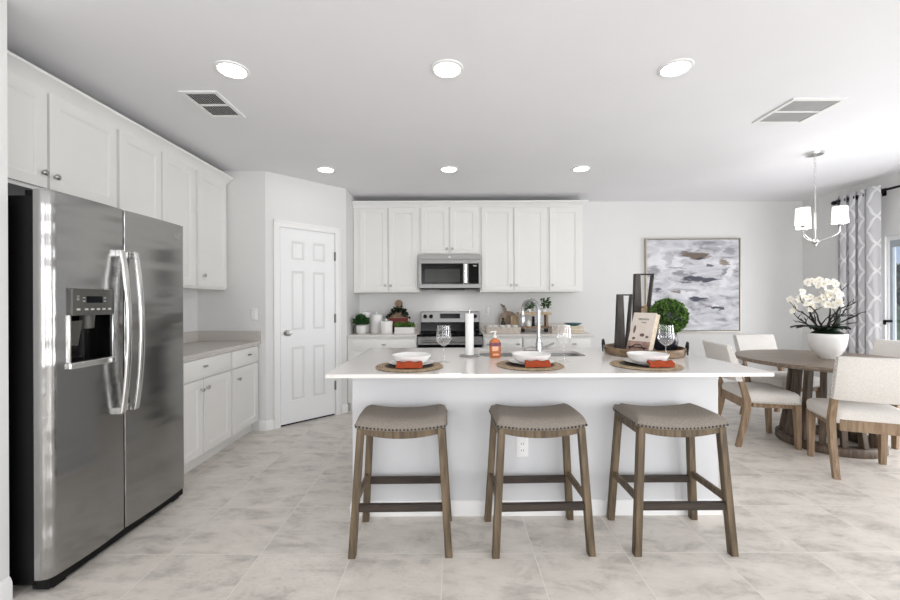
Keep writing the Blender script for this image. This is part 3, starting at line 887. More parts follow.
m = MB(); m.loft([[(-.13, .5405, 1.065), (.13, .5405, 1.065), (.13, .556, 1.065), (-.13, .556, 1.065)], [(-.13, .546, 1.128), (.13, .546, 1.128), (.13, .56, 1.128), (-.13, .56, 1.128)]]); m.build('display', DISPL, bg, smooth=0)

# ------------------------------------------------------------------ island
IX0, IX1, IY0, IY1 = -.602, 1.598, 2.405, 3.30
isl = thing('kitchen_island', 'long white painted kitchen island base under the white counter', 'island', ((IX0 + IX1) / 2, (IY0 + IY1) / 2, 0))
hw, hd = (IX1 - IX0) / 2, (IY1 - IY0) / 2
m = MB()
m.box(-hw, hw, -hd, -hd + .12, 0, .879); m.box(-hw, -hw + .03, -hd + .12, hd, 0, .879); m.box(hw - .03, hw, -hd + .12, hd, 0, .879)
m.box(-hw + .03, hw - .03, hd - .03, hd, .1, .879); m.box(-hw + .03, hw - .03, -hd + .12, hd - .03, 0, .02)
m.build('body', ISL, isl, bevel=.002)
m = MB(); m.sweep([(-hw, hd), (-hw, -hd), (hw, -hd), (hw, hd)], [(o * .8, z * .9) for o, z in BBP]); m.build('baseboard', TRIM, isl)
m = MB()
m.box(-hw, hw, -hd - .006, -hd, .81, .878); m.build('top_rail', ISL, isl, bevel=.002)
# counter with the sink cut-out
CX0, CX1, CY0, CY1 = -.679, 1.717, 2.124, 3.335
SX0, SX1, SY_0, SY_1 = .20, .945, 2.785, 3.12
ct = thing('countertop', 'long white quartz island countertop with undermount sink cutout', 'countertop', ((CX0 + CX1) / 2, (CY0 + CY1) / 2, .88))
ccx, ccy = (CX0 + CX1) / 2, (CY0 + CY1) / 2
m = MB()
outer = rrect(CX0 - ccx, CX1 - ccx, CY0 - ccy, CY1 - ccy, .012, 3)
inner = rrect(SX0 - ccx, SX1 - ccx, SY_0 - ccy, SY_1 - ccy, .06, 5)
loops = {}
for z in (0, .02):
    ed = []
    for nm, lp in (('o', outer), ('i', inner)):
        vs = [m.v((x, y, z)) for x, y in lp]; loops[nm, z] = vs
        ed += [m.bm.edges.new((vs[i], vs[(i + 1) % len(vs)])) for i in range(len(vs))]
    bmesh.ops.triangle_fill(m.bm, use_beauty=True, edges=ed)
for nm in 'oi':
    a, b = loops[nm, 0], loops[nm, .02]
    for i in range(len(a)):
        j = (i + 1) % len(a); m.f([a[i], a[j], b[j], b[i]])
m.build('slab', QUARTZ, ct, smooth=30)
sk = thing('sink', 'stainless undermount sink set into the island counter', 'sink', ((SX0 + SX1) / 2, (SY_0 + SY_1) / 2, .65))
sw, sd = (SX1 - SX0) / 2, (SY_1 - SY_0) / 2
m = MB()
m.loft([[(x, y, z) for x, y in rrect(-w, w, -d, d, r, 5)] for w, d, r, z in ((sw + .025, sd + .025, .08, .2285), (sw + .003, sd + .003, .06, .2285), (sw, sd, .06, .22), (sw - .012, sd - .012, .06, .03), (sw - .05, sd - .05, .05, .012))], True, False)
vs = [m.v((x, y, .012)) for x, y in rrect(-(sw - .05), sw - .05, -(sd - .05), sd - .05, .05, 5)]; m.f(vs)
m.build('basin', STEEL2, sk)
m = MB(); m.lathe([(.0, .014), (.035, .014), (.045, .018), (.05, .0155), (.05, .010), (0, .01)], (0, 0, 0), 20, False); m.build('drain', SILVER, sk)

# faucet on the seating side of the sink
fc = thing('faucet', 'tall chrome gooseneck faucet behind the middle place setting', 'faucet', (.582, 2.69, .9005))
m = MB(); m.lathe([(.028, 0), (.028, .012), (.021, .02), (.021, .10), (.016, .115), (.016, .13)], seg=18); m.build('base', CHROME, fc)
m = MB()
dx, dy = -.085, .125
pts = [(0, 0, .12), (0, 0, .22), (0, 0, .315)]
for i in range(1, 13):
    a = PI * i / 12
    pts.append((dx * (1 - math.cos(a)) / 2, dy * (1 - math.cos(a)) / 2, .315 + .078 * math.sin(a)))
pts.append((dx, dy, .285))
m.tube(pts, .013, 12); m.build('spout', CHROME, fc)
m = MB(); m.lathe([(.013, .29), (.017, .28), (.018, .215), (.014, .205)], (dx, dy, 0), 14); m.build('spray_head', CHROME, fc)
m = MB(); m.tube([(.02, 0, .07), (.055, -.005, .08), (.10, -.01, .105)], [.009, .008, .006], 8); m.build('lever', CHROME, fc)
# wire caddy by the faucet
cd = thing('sponge_caddy', 'small chrome wire caddy beside the faucet base', 'caddy', (.548, 2.756, .9005))
m = MB()
for z in (.004, .04):
    m.tube([(x, y, z) for x, y in rrect(-.058, .058, -.026, .026, .02, 4)] + [rrect(-.058, .058, -.026, .026, .02, 4)[0] + (z,)], .0025, 6)
for x, y in rrect(-.058, .058, -.026, .026, .02, 1): m.tube([(x, y, .002), (x, y, .042)], .002, 6)
m.tube([(-.055, 0, .04), (-.04, 0, .062), (0, 0, .07), (.04, 0, .062), (.055, 0, .04)], .003, 6)
m.build('wire_frame', CHROME, cd)
m = MB(); m.prism(rrect(-.048, .048, -.018, .018, .01), .006, .034); m.build('sponge', GREYB, cd, bevel=.004)

# ------------------------------------------------------------------ counter stools
def make_stool():
    t = thing('counter_stool', '', 'stool')
    # saddle seat: grid top, dipped across the width
    W, D = .226, .150
    nx, ny = 16, 10
    m = MB()
    top = []
    for j in range(ny + 1):
        row = []
        for i in range(nx + 1):
            u = -1 + 2 * i / nx; v = -1 + 2 * j / ny
            edge = max(abs(u), abs(v))
            cx = u * W * (1 - .02 * abs(v) ** 4); cy = v * D * (1 - .03 * abs(u) ** 4)
            z = .668 + .024 * abs(u) ** 2.2 - .006 * abs(v) ** 3
            z -= .016 * max(0, (edge - .86) / .14) ** 2
            row.append((cx, cy, z))
        top.append(row)
    loop = [top[0][i] for i in range(nx + 1)] + [top[j][nx] for j in range(1, ny + 1)] + [top[ny][i] for i in range(nx - 1, -1, -1)] + [top[j][0] for j in range(ny - 1, 0, -1)]
    V = [[m.v(p) for p in r] for r in top]
    for j in range(ny):
        for i in range(nx): m.f([V[j][i], V[j][i + 1], V[j + 1][i + 1], V[j + 1][i]])
    lv = V[0][:] + [V[j][nx] for j in range(1, ny + 1)] + V[ny][-2::-1] + [V[j][0] for j in range(ny - 1, 0, -1)]
    def zb(x): return .614 + .019 * abs(x / W) ** 2
    prev = lv
    for k, (o, dz) in enumerate(((.008, -.018), (.010, -.035), (.006, None))):
        cur = []
        for (x, y, z) in loop:
            s = 1 + o / W; s2 = 1 + o / D
            zz = zb(x) if dz is None else max(z + dz, zb(x) + .006)
            cur.append(m.v((x * s, y * s2, zz)))
        n = len(cur)
        for i in range(n): m.f([prev[i], prev[(i + 1) % n], cur[(i + 1) % n], cur[i]])
        prev = cur
    m.f(prev)
    seat = m.build('seat', STOOLF, t, smooth=60)
    # nailheads along the lower edge of the upholstery
    def nail(x, y, z, ax):
        r = .0058
        rings = []
        for rr, h in ((r, 0), (r * .8, .003), (r * .3, .0042)):
            ring = []
            for q in range(8):
                a = 2 * PI * q / 8
                if ax[0] == 0: ring.append((x + rr * math.cos(a), y + ax[1] * h, z + rr * math.sin(a)))
                else: ring.append((x + ax[0] * h, y + rr * math.cos(a), z + rr * math.sin(a)))
            rings.append(ring)
        m.loft(rings)
    for s in (-1, 1):
        m = MB()
        for i in range(25):
            x = -W + 2 * W * i / 24
            nail(x, s * (D + .008), zb(x) + .009, (0, s))
        m.build('nailhead_trim', NAIL, seat, smooth=60)
        m = MB()
        for i in range(1, 15):
            y = -D + 2 * D * i / 15
            nail(s * (W + .008), y, zb(W) + .009, (s, 0))
        m.build('nailhead_trim', NAIL, seat, smooth=60)
    # apron with an arched lower edge
    def arch(p0, p1, th, axis):
        m = MB(); rings = []
        for i in range(13):
            u = i / 12; s = p0 + (p1 - p0) * u
            c = 1 - (2 * u - 1) ** 2
            zt = zb(s) - .0005 if axis == 'x' else zb(W) - .0005
            z0 = .598 - .022 * c if axis == 'x' else .592
            a, b = th
            rings.append([(s, a, z0), (s, b, z0), (s, b, zt), (s, a, zt)] if axis == 'x' else [(a, s, z0), (b, s, z0), (b, s, zt), (a, s, zt)])
        m.loft(rings); return m
    for th in ((-.150, -.128), (.128, .150)): arch(-.19, .19, th, 'x').build('apron', STOOLW, t, bevel=.002)
    for th in ((-.225, -.205), (.205, .225)): arch(-.115, .115, th, 'y').build('apron', STOOLW, t, bevel=.002)
    foot = {}
    for sx in (-1, 1):
        for sy in (-1, 1):
            m = MB()
            m.taper((sx * .243, sy * .168, 0), (sx * .205, sy * .135, .628), (.037, .038), (.035, .038))
            m.build('leg', STOOLW, t, bevel=.003)
    def lx(z): return .243 - .038 * z / .628
    def ly(z): return .168 - .033 * z / .628
    for sy in (-1, 1):
        z = .236; y = sy * ly(z)
        B(-lx(z) + .018, lx(z) - .018, y - .013, y + .013, z - .016, z + .02).build('footrest', STOOLD, t, bevel=.002)
    for sx in (-1, 1):
        z = .27; x = sx * lx(z)
        B(x - .010, x + .010, -ly(z) + .018, ly(z) - .018, z - .017, z + .017).build('side_stretcher', STOOLW, t, bevel=.002)
    return t


st = make_stool()
st.scale = (1, 1, 1.018); st.location = (-.266, 2.185, 0); st.rotation_euler = (0, 0, .012)
SG = 'taupe saddle stools along the island'
st['label'] = 'taupe saddle stool at the left end of the island, nearest the refrigerator'; st['group'] = SG
dup(st, (.452, 2.187, 0), .03, 'taupe saddle stool at the middle of the island, in front of the wall outlet', SG)
dup(st, (1.172, 2.19, 0), 0.0, 'taupe saddle stool at the right end of the island, nearest the dining table', SG)

# ------------------------------------------------------------------ place settings on the island
ZC = .9005


def make_setting_parts():
    pm = thing('placemat', '', 'placemat')
    m = MB(); m.lathe([(0, 0), (.193, 0), (.2, .004), (.193, .008), (0, .008)], seg=64, cap=False)
    m.build('braided_disc', MAT_, pm, smooth=50)
    pl = thing('dinner_plate', '', 'plate')
    m = MB(); m.lathe([(0, .0), (.075, .0), (.08, .004), (.132, .016), (.135, .019), (.130, .0195), (.085, .009), (0, .007)], seg=48, cap=False)
    m.build('plate_body', CERAM, pl, smooth=60)
    bw = thing('bowl', '', 'bowl')
    m = MB(); m.lathe([(0, .004), (.06, .0), (.064, .0), (.080, .006), (.102, .022), (.113, .041), (.1165, .0515), (.1135, .0525), (.108, .042), (.096, .025), (.075, .012), (0, .009)], seg=48, cap=False)
    m.build('bowl_body', CERAM, bw, smooth=60)
    nk = thing('napkin', '', 'napkin')
    m = MB(); rings = []
    # folded cloth running out from under the bowl, over the plate rim and down on to the mat
    path = [(-.104, .0222), (-.110, .0222), (-.117, .0222), (-.124, .0222), (-.131, .0222), (-.138, .0222), (-.144, .019), (-.150, .012), (-.156, .004)]
    for i, (y, z) in enumerate(path):
        ring = []
        w = .064 + .008 * i / 8
        th = .015 - .003 * i / 8 if i > 2 else .003 + .004 * i
        for k in range(11):
            x = -w + 2 * w * k / 10; ring.append((x + .004 * math.sin(i * 2.1), y, z - .0015 + .002 * math.sin(k * 1.9 + i * .7) + .002))
        for k in range(10, -1, -1):
            x = -w + 2 * w * k / 10; ring.append((x + .004 * math.sin(i * 2.1), y, z + th + .0035 * math.sin(k * 1.3 + i * .5) + .002))
        rings.append(ring)
    m.loft(rings); m.build('folded_cloth', ORANGE, nk, smooth=60)
    gl = thing('wine_glass', '', 'wine glass')
    m = MB()
    m.lathe([(.0, .10), (.012, .102), (.034, .118), (.0475, .140), (.0495, .150), (.046, .180), (.040, .232), (.0385, .232), (.0445, .180), (.048, .150), (.046, .141), (.033, .120), (.011, .1045), (0, .103)], seg=32, cap=False)
    m.build('glass_bowl', GLASS, gl, smooth=60)
    m = MB(); m.lathe([(.006, .1), (.0036, .088), (.0034, .02), (.006, .008), (.02, .004), (.038, .0015), (.039, .0), (0, 0)], seg=24, cap=False)
    m.build('glass_stem', GLASS, gl, smooth=60)
    return pm, pl, bw, nk, gl


pm, pl, bw, nk, gl = make_setting_parts()
SP = [((-.252, 2.365), (-.243, 2.385), (-.054, 2.545), 'leftmost', 'left'), ((.464, 2.395), (.475, 2.405), (.714, 2.555), 'middle', 'middle'), ((1.148, 2.375), (1.165, 2.385), (1.337, 2.50), 'rightmost', 'right')]
GN = ['in front of the paper towel roll', 'in front of the faucet', 'in front of the cookbook and tray']
for i, ((mx_, my_), (bx, by), (gx, gy), w1, w2) in enumerate(SP):
    L = {'placemat': 'round braided placemat at the %s setting, %s' % (w2, GN[i]),
         'plate': 'white dinner plate under the bowl, %s' % GN[i],
         'bowl': 'white bowl stacked on the %s plate, %s' % (w2, GN[i]),
         'napkin': 'orange folded napkin hanging over the %s plate, %s' % (w2, GN[i]),
         'wine glass': ['empty stemmed wine glass standing left of the paper towel holder', 'empty stemmed wine glass standing over the right end of the sink', 'empty stemmed wine glass standing before the dark topiary pot'][i]}
    for src, loc, rz in ((pm, (mx_, my_, ZC), .3 * i), (pl, (bx, by, ZC + .0083), 0), (bw, (bx, by, ZC + .0180), 0), (nk, (bx, by, ZC + .0085), (.02, .06, .05)[i]), (gl, (gx, gy, ZC), 0)):
        lab = L[src['category']]
        grp = {'placemat': 'braided placemats on the island', 'plate': 'dinner plates on the island', 'bowl': 'white bowls on the island', 'napkin': 'orange napkins on the island', 'wine glass': 'wine glasses on the island'}[src['category']]
        if i == 0:
            src.location = loc; src.rotation_euler = (0, 0, rz); src['label'] = lab; src['group'] = grp
        else:
            dup(src, loc, rz, lab, grp)

# paper towel holder
t = thing('paper_towel_holder', 'slim white paper towel roll on a dark ring-base holder', 'paper towel holder', (.122, 2.80, ZC))
m = MB(); m.tube([(.07 * math.cos(2 * PI * i / 32), .07 * math.sin(2 * PI * i / 32), .006) for i in range(33)], .0036, 8, cap=False); m.tube([(-.07, 0, .005), (.07, 0, .005)], .003, 8); m.build('ring_base', NICKEL, t)
m = MB(); m.tube([(0, 0, .004), (0, 0, .325)], .004, 10); m.ell((0, 0, .33), (.007, .007, .007), 12, 8); m.build('rod', SILVER, t)
m = MB(); m.lathe([(.012, .012), (.029, .012), (.029, .300), (.012, .300), (.012, .012)], seg=28, cap=False); m.build('paper_roll', PAPER, t)

# soap bottle
t = thing('soap_bottle', 'orange liquid soap bottle with white pump beside the sink', 'soap bottle', (.293, 2.735, ZC), .1)
m = MB(); m.loft([[(x, y, z) for x, y in rrect(-w, w, -d, d, r, 4)] for w, d, r, z in ((.034, .022, .014, 0), (.038, .025, .016, .004), (.038, .025, .016, .100), (.032, .021, .015, .118), (.014, .014, .0135, .130), (.014, .014, .0135, .136))]); m.build('bottle_body', SOAPL, t, smooth=50)
m = MB(); m.loft([[(x, y, z) for x, y in rrect(-w, w, -d, d, r, 4)] for w, d, r, z in ((.0385, .0255, .0165, .08), (.0385, .0255, .0165, .104))], cap=False); m.build('upper_label', PURPLE, t, smooth=50)
m = MB(); m.box(-.024, .018, -.0262, -.0252, .048, .079); m.box(-.020, .02, -.0262, -.0252, .018, .030); m.build('front_label', LABELO, t, smooth=0)
m = MB(); m.lathe([(.0145, .136), (.0145, .15), (.006, .152), (.005, .172), (.012, .173), (.012, .183), (0, .184)], seg=14); m.tube([(0, 0, .178), (-.02, -.01, .179), (-.036, -.018, .174)], .0045, 8); m.build('pump', CERAM, t)

# round tray with its contents
TX, TY = 1.385, 2.895
t = thing('serving_tray', 'round wooden tray with black iron handles on the island', 'tray', (TX, TY, ZC), math.radians(-26))
m = MB(); m.lathe([(0, 0), (.258, 0), (.264, .004), (.268, .052), (.257, .054), (.251, .016), (0, .016)], seg=64, cap=False); m.build('tray_body', TRAYW, t, smooth=40)
for s in (-1, 1):
    m = MB()
    m.tube([(s * .270, -.07, .035), (s * .274, -.062, .07), (s * .276, -.03, .092), (s * .276, .03, .092), (s * .274, .062, .07), (s * .270, .07, .035)], .0065, 8)
    m.box(s * .270 - .004, s * .270 + .004, -.085, -.055, .014, .045); m.box(s * .270 - .004, s * .270 + .004, .055, .085, .014, .045)
    m.build('handle', IRON, t)
ZT = ZC + .0163


def lantern(loc, rz, h, w, label):
    t = thing('lantern', label, 'lantern', loc, rz, 'charcoal wooden lanterns on the tray')
    # tapered board on the left, thin leaning strip on the right, joined by a bar on top
    D_ = .022
    def board(a0, b0, z0, a1, b1, z1, m_, nm):
        m = MB(); m.loft([[(a0, -D_, z0), (b0, -D_, z0), (b0, D_, z0), (a0, D_, z0)], [(a1, -D_, z1), (b1, -D_, z1), (b1, D_, z1), (a1, D_, z1)]]); m.build(nm, m_, t, bevel=.0015)
    L_ = -w / 2
    board(L_ - .018, L_ + .052, .0125, L_, L_ + .038, h, LANT, 'side_board')
    board(L_ + .06, L_ + .078, .0125, w / 2 - .010, w / 2, h - .0105, LANT, 'side_strip')
    board(L_ + .0382, w / 2, h - .010, L_ + .0382, w / 2, h, IRON, 'top_bar')
    board(L_ - .018, L_ + .08, 0, L_ - .018, L_ + .08, .012, LANT, 'base_board')
    return t


lantern((1.315, 3.05, ZT), 0, .418, .108, 'shorter charcoal wooden lantern at the left of the tray')
lantern((1.472, 3.07, ZT), 0, .575, .142, 'taller charcoal wooden lantern in the tray behind the cookbook')

# cookbook on an easel
BK = (1.300, 2.765, ZT)
brz = math.radians(-58); lean = math.radians(-21)
R_ = Matrix.Rotation(lean, 4, 'X')
t = thing('book_easel', 'black wire easel holding the cookbook on the tray', 'easel', BK, brz)
m = MB(); m.M = Matrix.Translation((0, 0, .002)) @ R_
for x in (-.055, .055):
    m.tube([(x, -.0535, .03), (x, -.0535, .006), (x, .0085, .004), (x, .0085, .18)], .003, 6)
m.tube([(-.07, -.0535, .03), (.07, -.0535, .03)], .003, 6); m.tube([(-.055, .0085, .18), (.055, .0085, .18)], .003, 6)
m.tube([(-.055, -.0535, .018), (-.02, -.0535, .05), (.02, -.0535, .05), (.055, -.0535, .018)], .0025, 6)
m.M = Matrix.Identity(4); m.tube([(0, .076, .168), (0, .12, .003)], .003, 6)
m.tube([(-.055, -.045, .016), (-.055, -.05, .003)], .003, 6); m.tube([(.055, -.045, .016), (.055, -.05, .003)], .003, 6)
m.build('wire_frame', IRON, t)
bk = thing('cookbook', 'pale cookbook leaning on the black easel in the tray', 'book', BK, brz)
m = MB(); m.M = Matrix.Translation((0, 0, .013)) @ R_; m.box(-.084, .084, -.041, -.038, 0, .275); m.box(-.084, .084, .001, .004, 0, .275); m.box(-.084, -.081, -.038, .001, 0, .275)
cv = m.build('cover', COVER, bk, bevel=.0008)
m = MB(); m.M = Matrix.Translation((0, 0, .013)) @ R_; m.box(-.0805, .081, -.0375, .0005, .004, .271); m.build('pages', PAGES, bk, smooth=0)
# cover art: script flourish and a small still life
m = MB(); m.M = Matrix.Translation((0, 0, .013)) @ R_
pts = [(-.04 + .08 * i / 40, -.0418, .226 + .010 * math.sin(i * 1.15) * (1 - .4 * i / 40)) for i in range(41)]
m.tube(pts, .0012, 5)
pts = [(-.012 + .036 * i / 20, -.0418, .203 + .006 * math.sin(i * 1.3)) for i in range(21)]; m.tube(pts, .001, 5)
m.build('title_script', GREYB, cv)
m = MB(); m.M = Matrix.Translation((0, 0, .013)) @ R_
def blob(x, z, a, b): m.loft([[(x + a * math.cos(2 * PI * k / 14), y, z + b * math.sin(2 * PI * k / 14)) for k in range(14)] for y in (-.041, -.0415)])
blob(-.052, .150, .009, .03); blob(.012, .112, .018, .012); blob(.05, .10, .012, .009); blob(-.045, .085, .012, .010); m.build('cover_picture', mat('brown_cover_print', srgb(118, 94, 84), rough=.5, var=.2, scale=60), cv, smooth=0)
m = MB(); m.M = Matrix.Translation((0, 0, .013)) @ R_
m.box(-.083, .083, -.0413, -.041, .0, .066); m.build('cover_band', mat('rosy_cover_print', srgb(188, 160, 146), rough=.5, color2=srgb(140, 108, 98), scale=40), cv, smooth=0)
# small wooden paddle with leather loop
t = thing('wooden_paddle', 'small tan wooden paddle with looped strap behind the cookbook', 'paddle board', (1.452, 2.992, ZT + .001), 0)
m = MB(); m.M = Matrix.Rotation(math.radians(-4), 4, 'X')
m.loft([[(x, y, z) for x, z in ((-.035, 0), (.035, 0), (.038, .03), (.038, .10), (.022, .13), (.015, .15), (.018, .32), (.010, .335), (-.010, .335), (-.018, .32), (-.015, .15), (-.022, .13), (-.038, .10), (-.038, .03))] for y in (-.006, .006)])
m.build('paddle_body', BOARDT, t, bevel=.002)
m = MB(); m.M = Matrix.Rotation(math.radians(-4), 4, 'X'); m.tube([(-.004, -.009, .315), (-.022, -.011, .325), (-.034, -.012, .305), (-.036, -.012, .28), (-.028, -.012, .265)], .003, 6); m.build('strap', mat('brown_leather', srgb(120, 82, 56), rough=.6), t)


def leaves(m, n, place, size, rnd, fold=.25, ratio=.45):
    """n small folded leaves; place() gives (point, outward direction)"""
    for _ in range(n):
        p, d = place(); p = Vector(p); d = Vector(d).normalized()
        d = (d + Vector((rnd.uniform(-1, 1), rnd.uniform(-1, 1), rnd.uniform(-1, 1))) * .7).normalized()
        s = size * rnd.uniform(.7, 1.25)
        a = d.cross(Vector((rnd.uniform(-1, 1), rnd.uniform(-1, 1), rnd.uniform(-1, 1)))).normalized()
        n_ = d.cross(a)
        q = [p, p + d * s * .5 + a * s * ratio + n_ * s * fold * .4, p + d * s, p + d * s * .5 - a * s * ratio + n_ * s * fold * .4]
        vs = [m.v(x) for x in q]
        m.f([vs[0], vs[1], vs[2]]); m.f([vs[0], vs[2], vs[3]])


rnd = random.Random(3)
# topiary ball
t = thing('topiary', 'round boxwood topiary ball in a dark navy pot at the right of the tray', 'potted plant', (1.553, 2.92, ZT))
m = MB(); m.lathe([(0, 0), (.055, 0), (.078, .03), (.088, .075), (.078, .12), (.068, .14), (.062, .14), (.06, .125), (0, .125)], seg=32, cap=False); m.build('pot', NAVY, t, smooth=50)
m = MB(); m.lathe([(0, .1255), (.06, .1255), (.0, .135)], seg=20, cap=False); m.build('soil', SOIL, t)
m = MB()
Rb = .121
cz = .252
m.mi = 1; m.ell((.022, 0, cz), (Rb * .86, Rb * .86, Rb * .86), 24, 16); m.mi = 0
def pl_():
    while True:
        v = Vector((rnd.gauss(0, 1), rnd.gauss(0, 1), rnd.gauss(0, 1)))
        if v.length > .1: break
    v.normalize()
    return (.022 + v.x * Rb * rnd.uniform(.88, 1.0), v.y * Rb * rnd.uniform(.88, 1.0), cz + v.z * Rb * rnd.uniform(.88, 1.0)), v
leaves(m, 2000, pl_, .021, rnd)
m.build('foliage', [LEAF, LEAFD], t, smooth=0)

# ------------------------------------------------------------------ back counter, left of the range
ZB = .9005
def plant(name, label, loc, potprof, potmat, fol, n, size, lm, soilz, soilr, box=None):
    t = thing(name, label, 'potted plant', loc)
    m = MB()
    if box:
        w, d, h = box
        m.loft([[(x, y, z) for x, y in rrect(-a, a, -b, b, .008, 3)] for a, b, z in ((w, d, 0), (w, d, h), (w - .008, d - .008, h), (w - .008, d - .008, h - .015))], True, True)
    else: m.lathe(potprof, seg=28, cap=False)
    m.build('pot', potmat, t, smooth=40)
    m = MB(); leaves(m, n, fol, size, rnd, ratio=.28); m.build('foliage', lm, t, smooth=0)
    return t
def fol1():
    a = rnd.uniform(0, 2 * PI); r = rnd.uniform(.01, .082); h = rnd.uniform(.0, .11)
    return (r * math.cos(a) * .95, r * math.sin(a) * .6, .105 + h * (1 - r / .16)), (math.cos(a) * .7, math.sin(a) * .7, 1.0)
plant('potted_plant', 'leafy green plant in a round white pot at the far left of the back counter', (-1.102, 4.86, ZB), [(0, 0), (.045, 0), (.058, .02), (.062, .09), (.058, .098), (.052, .095), (.05, .08), (0, .08)], MATTEW, fol1, 420, .05, LEAF2, .09, .05)
def fol2():
    return (rnd.uniform(-.115, .115), rnd.uniform(-.035, .035), .065 + rnd.uniform(0, .05)), (rnd.uniform(-.5, .5), rnd.uniform(-.6, .3), 1)
plant('planter', 'white rectangular planter of low greenery beside the range', (-.578, 4.87, ZB), None, MATTEW, fol2, 520, .032, LEAF, .09, .05, (.118, .045, .075))


def canister(loc, r, h, label):
    t = thing('canister', label, 'canister', loc, 0, 'white lidded canisters by the plant')
    m = MB(); m.lathe([(0, 0), (r - .004, 0), (r, .006), (r, h), (r - .004, h), (0, h)], seg=32, cap=False); m.build('jar', CERAM, t, smooth=40)
    m = MB(); m.lathe([(0, h + .0004), (r + .002, h + .0004), (r + .002, h + .016), (r - .01, h + .021), (0, h + .022)], seg=32, cap=False); ld = m.build('lid', CERAM, t, smooth=40)
    m = MB(); m.lathe([(.006, h + .02), (.007, h + .028), (.015, h + .036), (.013, h + .046), (0, h + .05)], seg=16); m.build('knob', CERAM, ld)
canister((-1.10, 5.07, ZB), .075, .235, 'tall white canister mostly hidden behind the leafy plant')
canister((-.945, 5.0, ZB), .073, .205, 'tall white lidded canister in the middle of the back counter group')
canister((-.798, 4.86, ZB), .075, .130, 'short wide white lidded canister in front of the paddle board')

# paddle board with wreath
t = thing('cutting_board', 'round-handled wooden paddle board with a leafy garland leaning on the wall', 'cutting board', (-.70, 5.19, ZB + .002))
RT = Matrix.Rotation(math.radians(-9), 4, 'X')
m = MB(); m.M = RT
out = [(-.135, 0), (.135, 0), (.14, .10), (.125, .20), (.08, .26), (.045, .285), (.04, .31)]
for i in range(0, 13):
    a = math.radians(-40 + 260 * i / 12); out.append((.052 * math.cos(a), .36 + .052 * math.sin(a)))
out += [(-.04, .31), (-.045, .285), (-.08, .26), (-.125, .20), (-.14, .10)]
m.loft([[(x, y, z) for x, z in out] for y in (-.009, .009)]); m.build('board', BOARD, t, bevel=.003)
m = MB(); m.M = RT
def fol3():
    u = rnd.uniform(-1, 1)
    return (u * .135 + rnd.uniform(-.02, .02), -.018 + rnd.uniform(-.01, .005), .285 - .12 * u * u * 1.0 + rnd.uniform(-.022, .022)), (rnd.uniform(-1, 1), -.6, rnd.uniform(-.8, .5))
leaves(m, 150, lambda: fol3(), .045, rnd, ratio=.3)
m.build('garland', LEAFD, t, smooth=0)
t = thing('book', 'dark red book standing before the paddle board', 'book', (-.672, 5.03, ZB + .0025), .0)
m = MB(); m.M = Matrix.Rotation(math.radians(-8), 4, 'X'); m.box(-.118, .118, -.015, .015, 0, .178); m.build('cover', REDB, t, bevel=.002)
m = MB(); m.M = Matrix.Rotation(math.radians(-8), 4, 'X'); m.box(-.114, .1195, -.012, .012, .002, .1795); m.build('pages', PAGES, t, smooth=0)
t = thing('stoneware_jar', 'narrow grey stoneware jar at the left edge behind the leafy plant', 'jar', (-1.183, 4.95, ZB))
m = MB(); m.lathe([(0, 0), (.032, 0), (.036, .01), (.036, .082), (.032, .092), (.028, .092), (.028, .02), (0, .02)], seg=24, cap=False); m.build('jar_body', GREYB, t)

# ------------------------------------------------------------------ back counter, right of the range
t = thing('cutting_board', 'round wooden board with a tied handle leaning behind the dark bottle', 'cutting board', (.735, 5.20, ZB + .002), 0)
RT = Matrix.Rotation(math.radians(-9), 4, 'X')
m = MB(); m.M = RT @ Matrix.Translation((0, 0, .128)) @ Matrix.Rotation(math.radians(22), 4, 'Y') @ Matrix.Translation((0, 0, -.128)) if False else RT
out = []
for i in range(0, 29):
    a = math.radians(115 + 310 * i / 28); out.append((.128 * math.cos(a), .128 + .128 * math.sin(a)))
out = [p for p in out]
# handle leaning up to the left
hd_ = Vector((-.30, 1)).normalized(); hx = Vector((hd_.y, -hd_.x)); c0 = Vector((0, .128))
b1 = c0 + hd_ * .12 - hx * .022; b2 = c0 + hd_ * .12 + hx * .022
out = []
for i in range(0, 33):
    a0 = math.atan2(hd_.y, hd_.x) + .20; a = a0 + (2 * PI - .40) * i / 32
    out.append((.128 * math.cos(a), .128 + .128 * math.sin(a)))
for s, k in ((1, .20), (1, .215), (-1, .215), (-1, .20)):
    p = c0 + hd_ * k + hx * s * .016; out.append((p.x, p.y))
m.loft([[(x, y, z) for x, z in out] for y in (-.009, .009)]); m.build('board', BOARD2, t, bevel=.002)
m = MB(); m.M = RT; p = c0 + hd_ * .19
m.tube([(p.x, -.011, p.y), (p.x - .03, -.014, p.y + .02), (p.x - .045, -.012, p.y + .045), (p.x - .025, -.011, p.y + .03), (p.x, -.011, p.y)], .004, 6)
m.build('strap', IRON, t)
t = thing('cutting_board', 'rectangular honey-toned board leaning before the round board', 'cutting board', (.80, 5.10, ZB + .002))
m = MB(); m.M = Matrix.Rotation(math.radians(-10), 4, 'X'); m.loft([[(x, y, z) for x, z in rrect(-.05, .05, 0, .20, .012, 3)] for y in (-.009, .009)]); m.build('board', BOARDT, t, bevel=.002)
t = thing('bottle', 'small dark bottle standing before the round board', 'bottle', (.645, 5.06, ZB))
m = MB(); m.lathe([(0, 0), (.026, 0), (.029, .004), (.029, .11), (.022, .128), (.012, .136), (.012, .158), (0, .158)], seg=20, cap=False); m.build('bottle_body', mat('dark_green_glass', srgb(26, 30, 18), rough=.12), t)
m = MB(); m.lathe([(.0135, .1582), (.0135, .176), (0, .177)], seg=14); m.build('cap', BLACK, t)
t = thing('basket', 'whitewashed wicker tray basket right of the range', 'basket', (.612, 4.87, ZB))
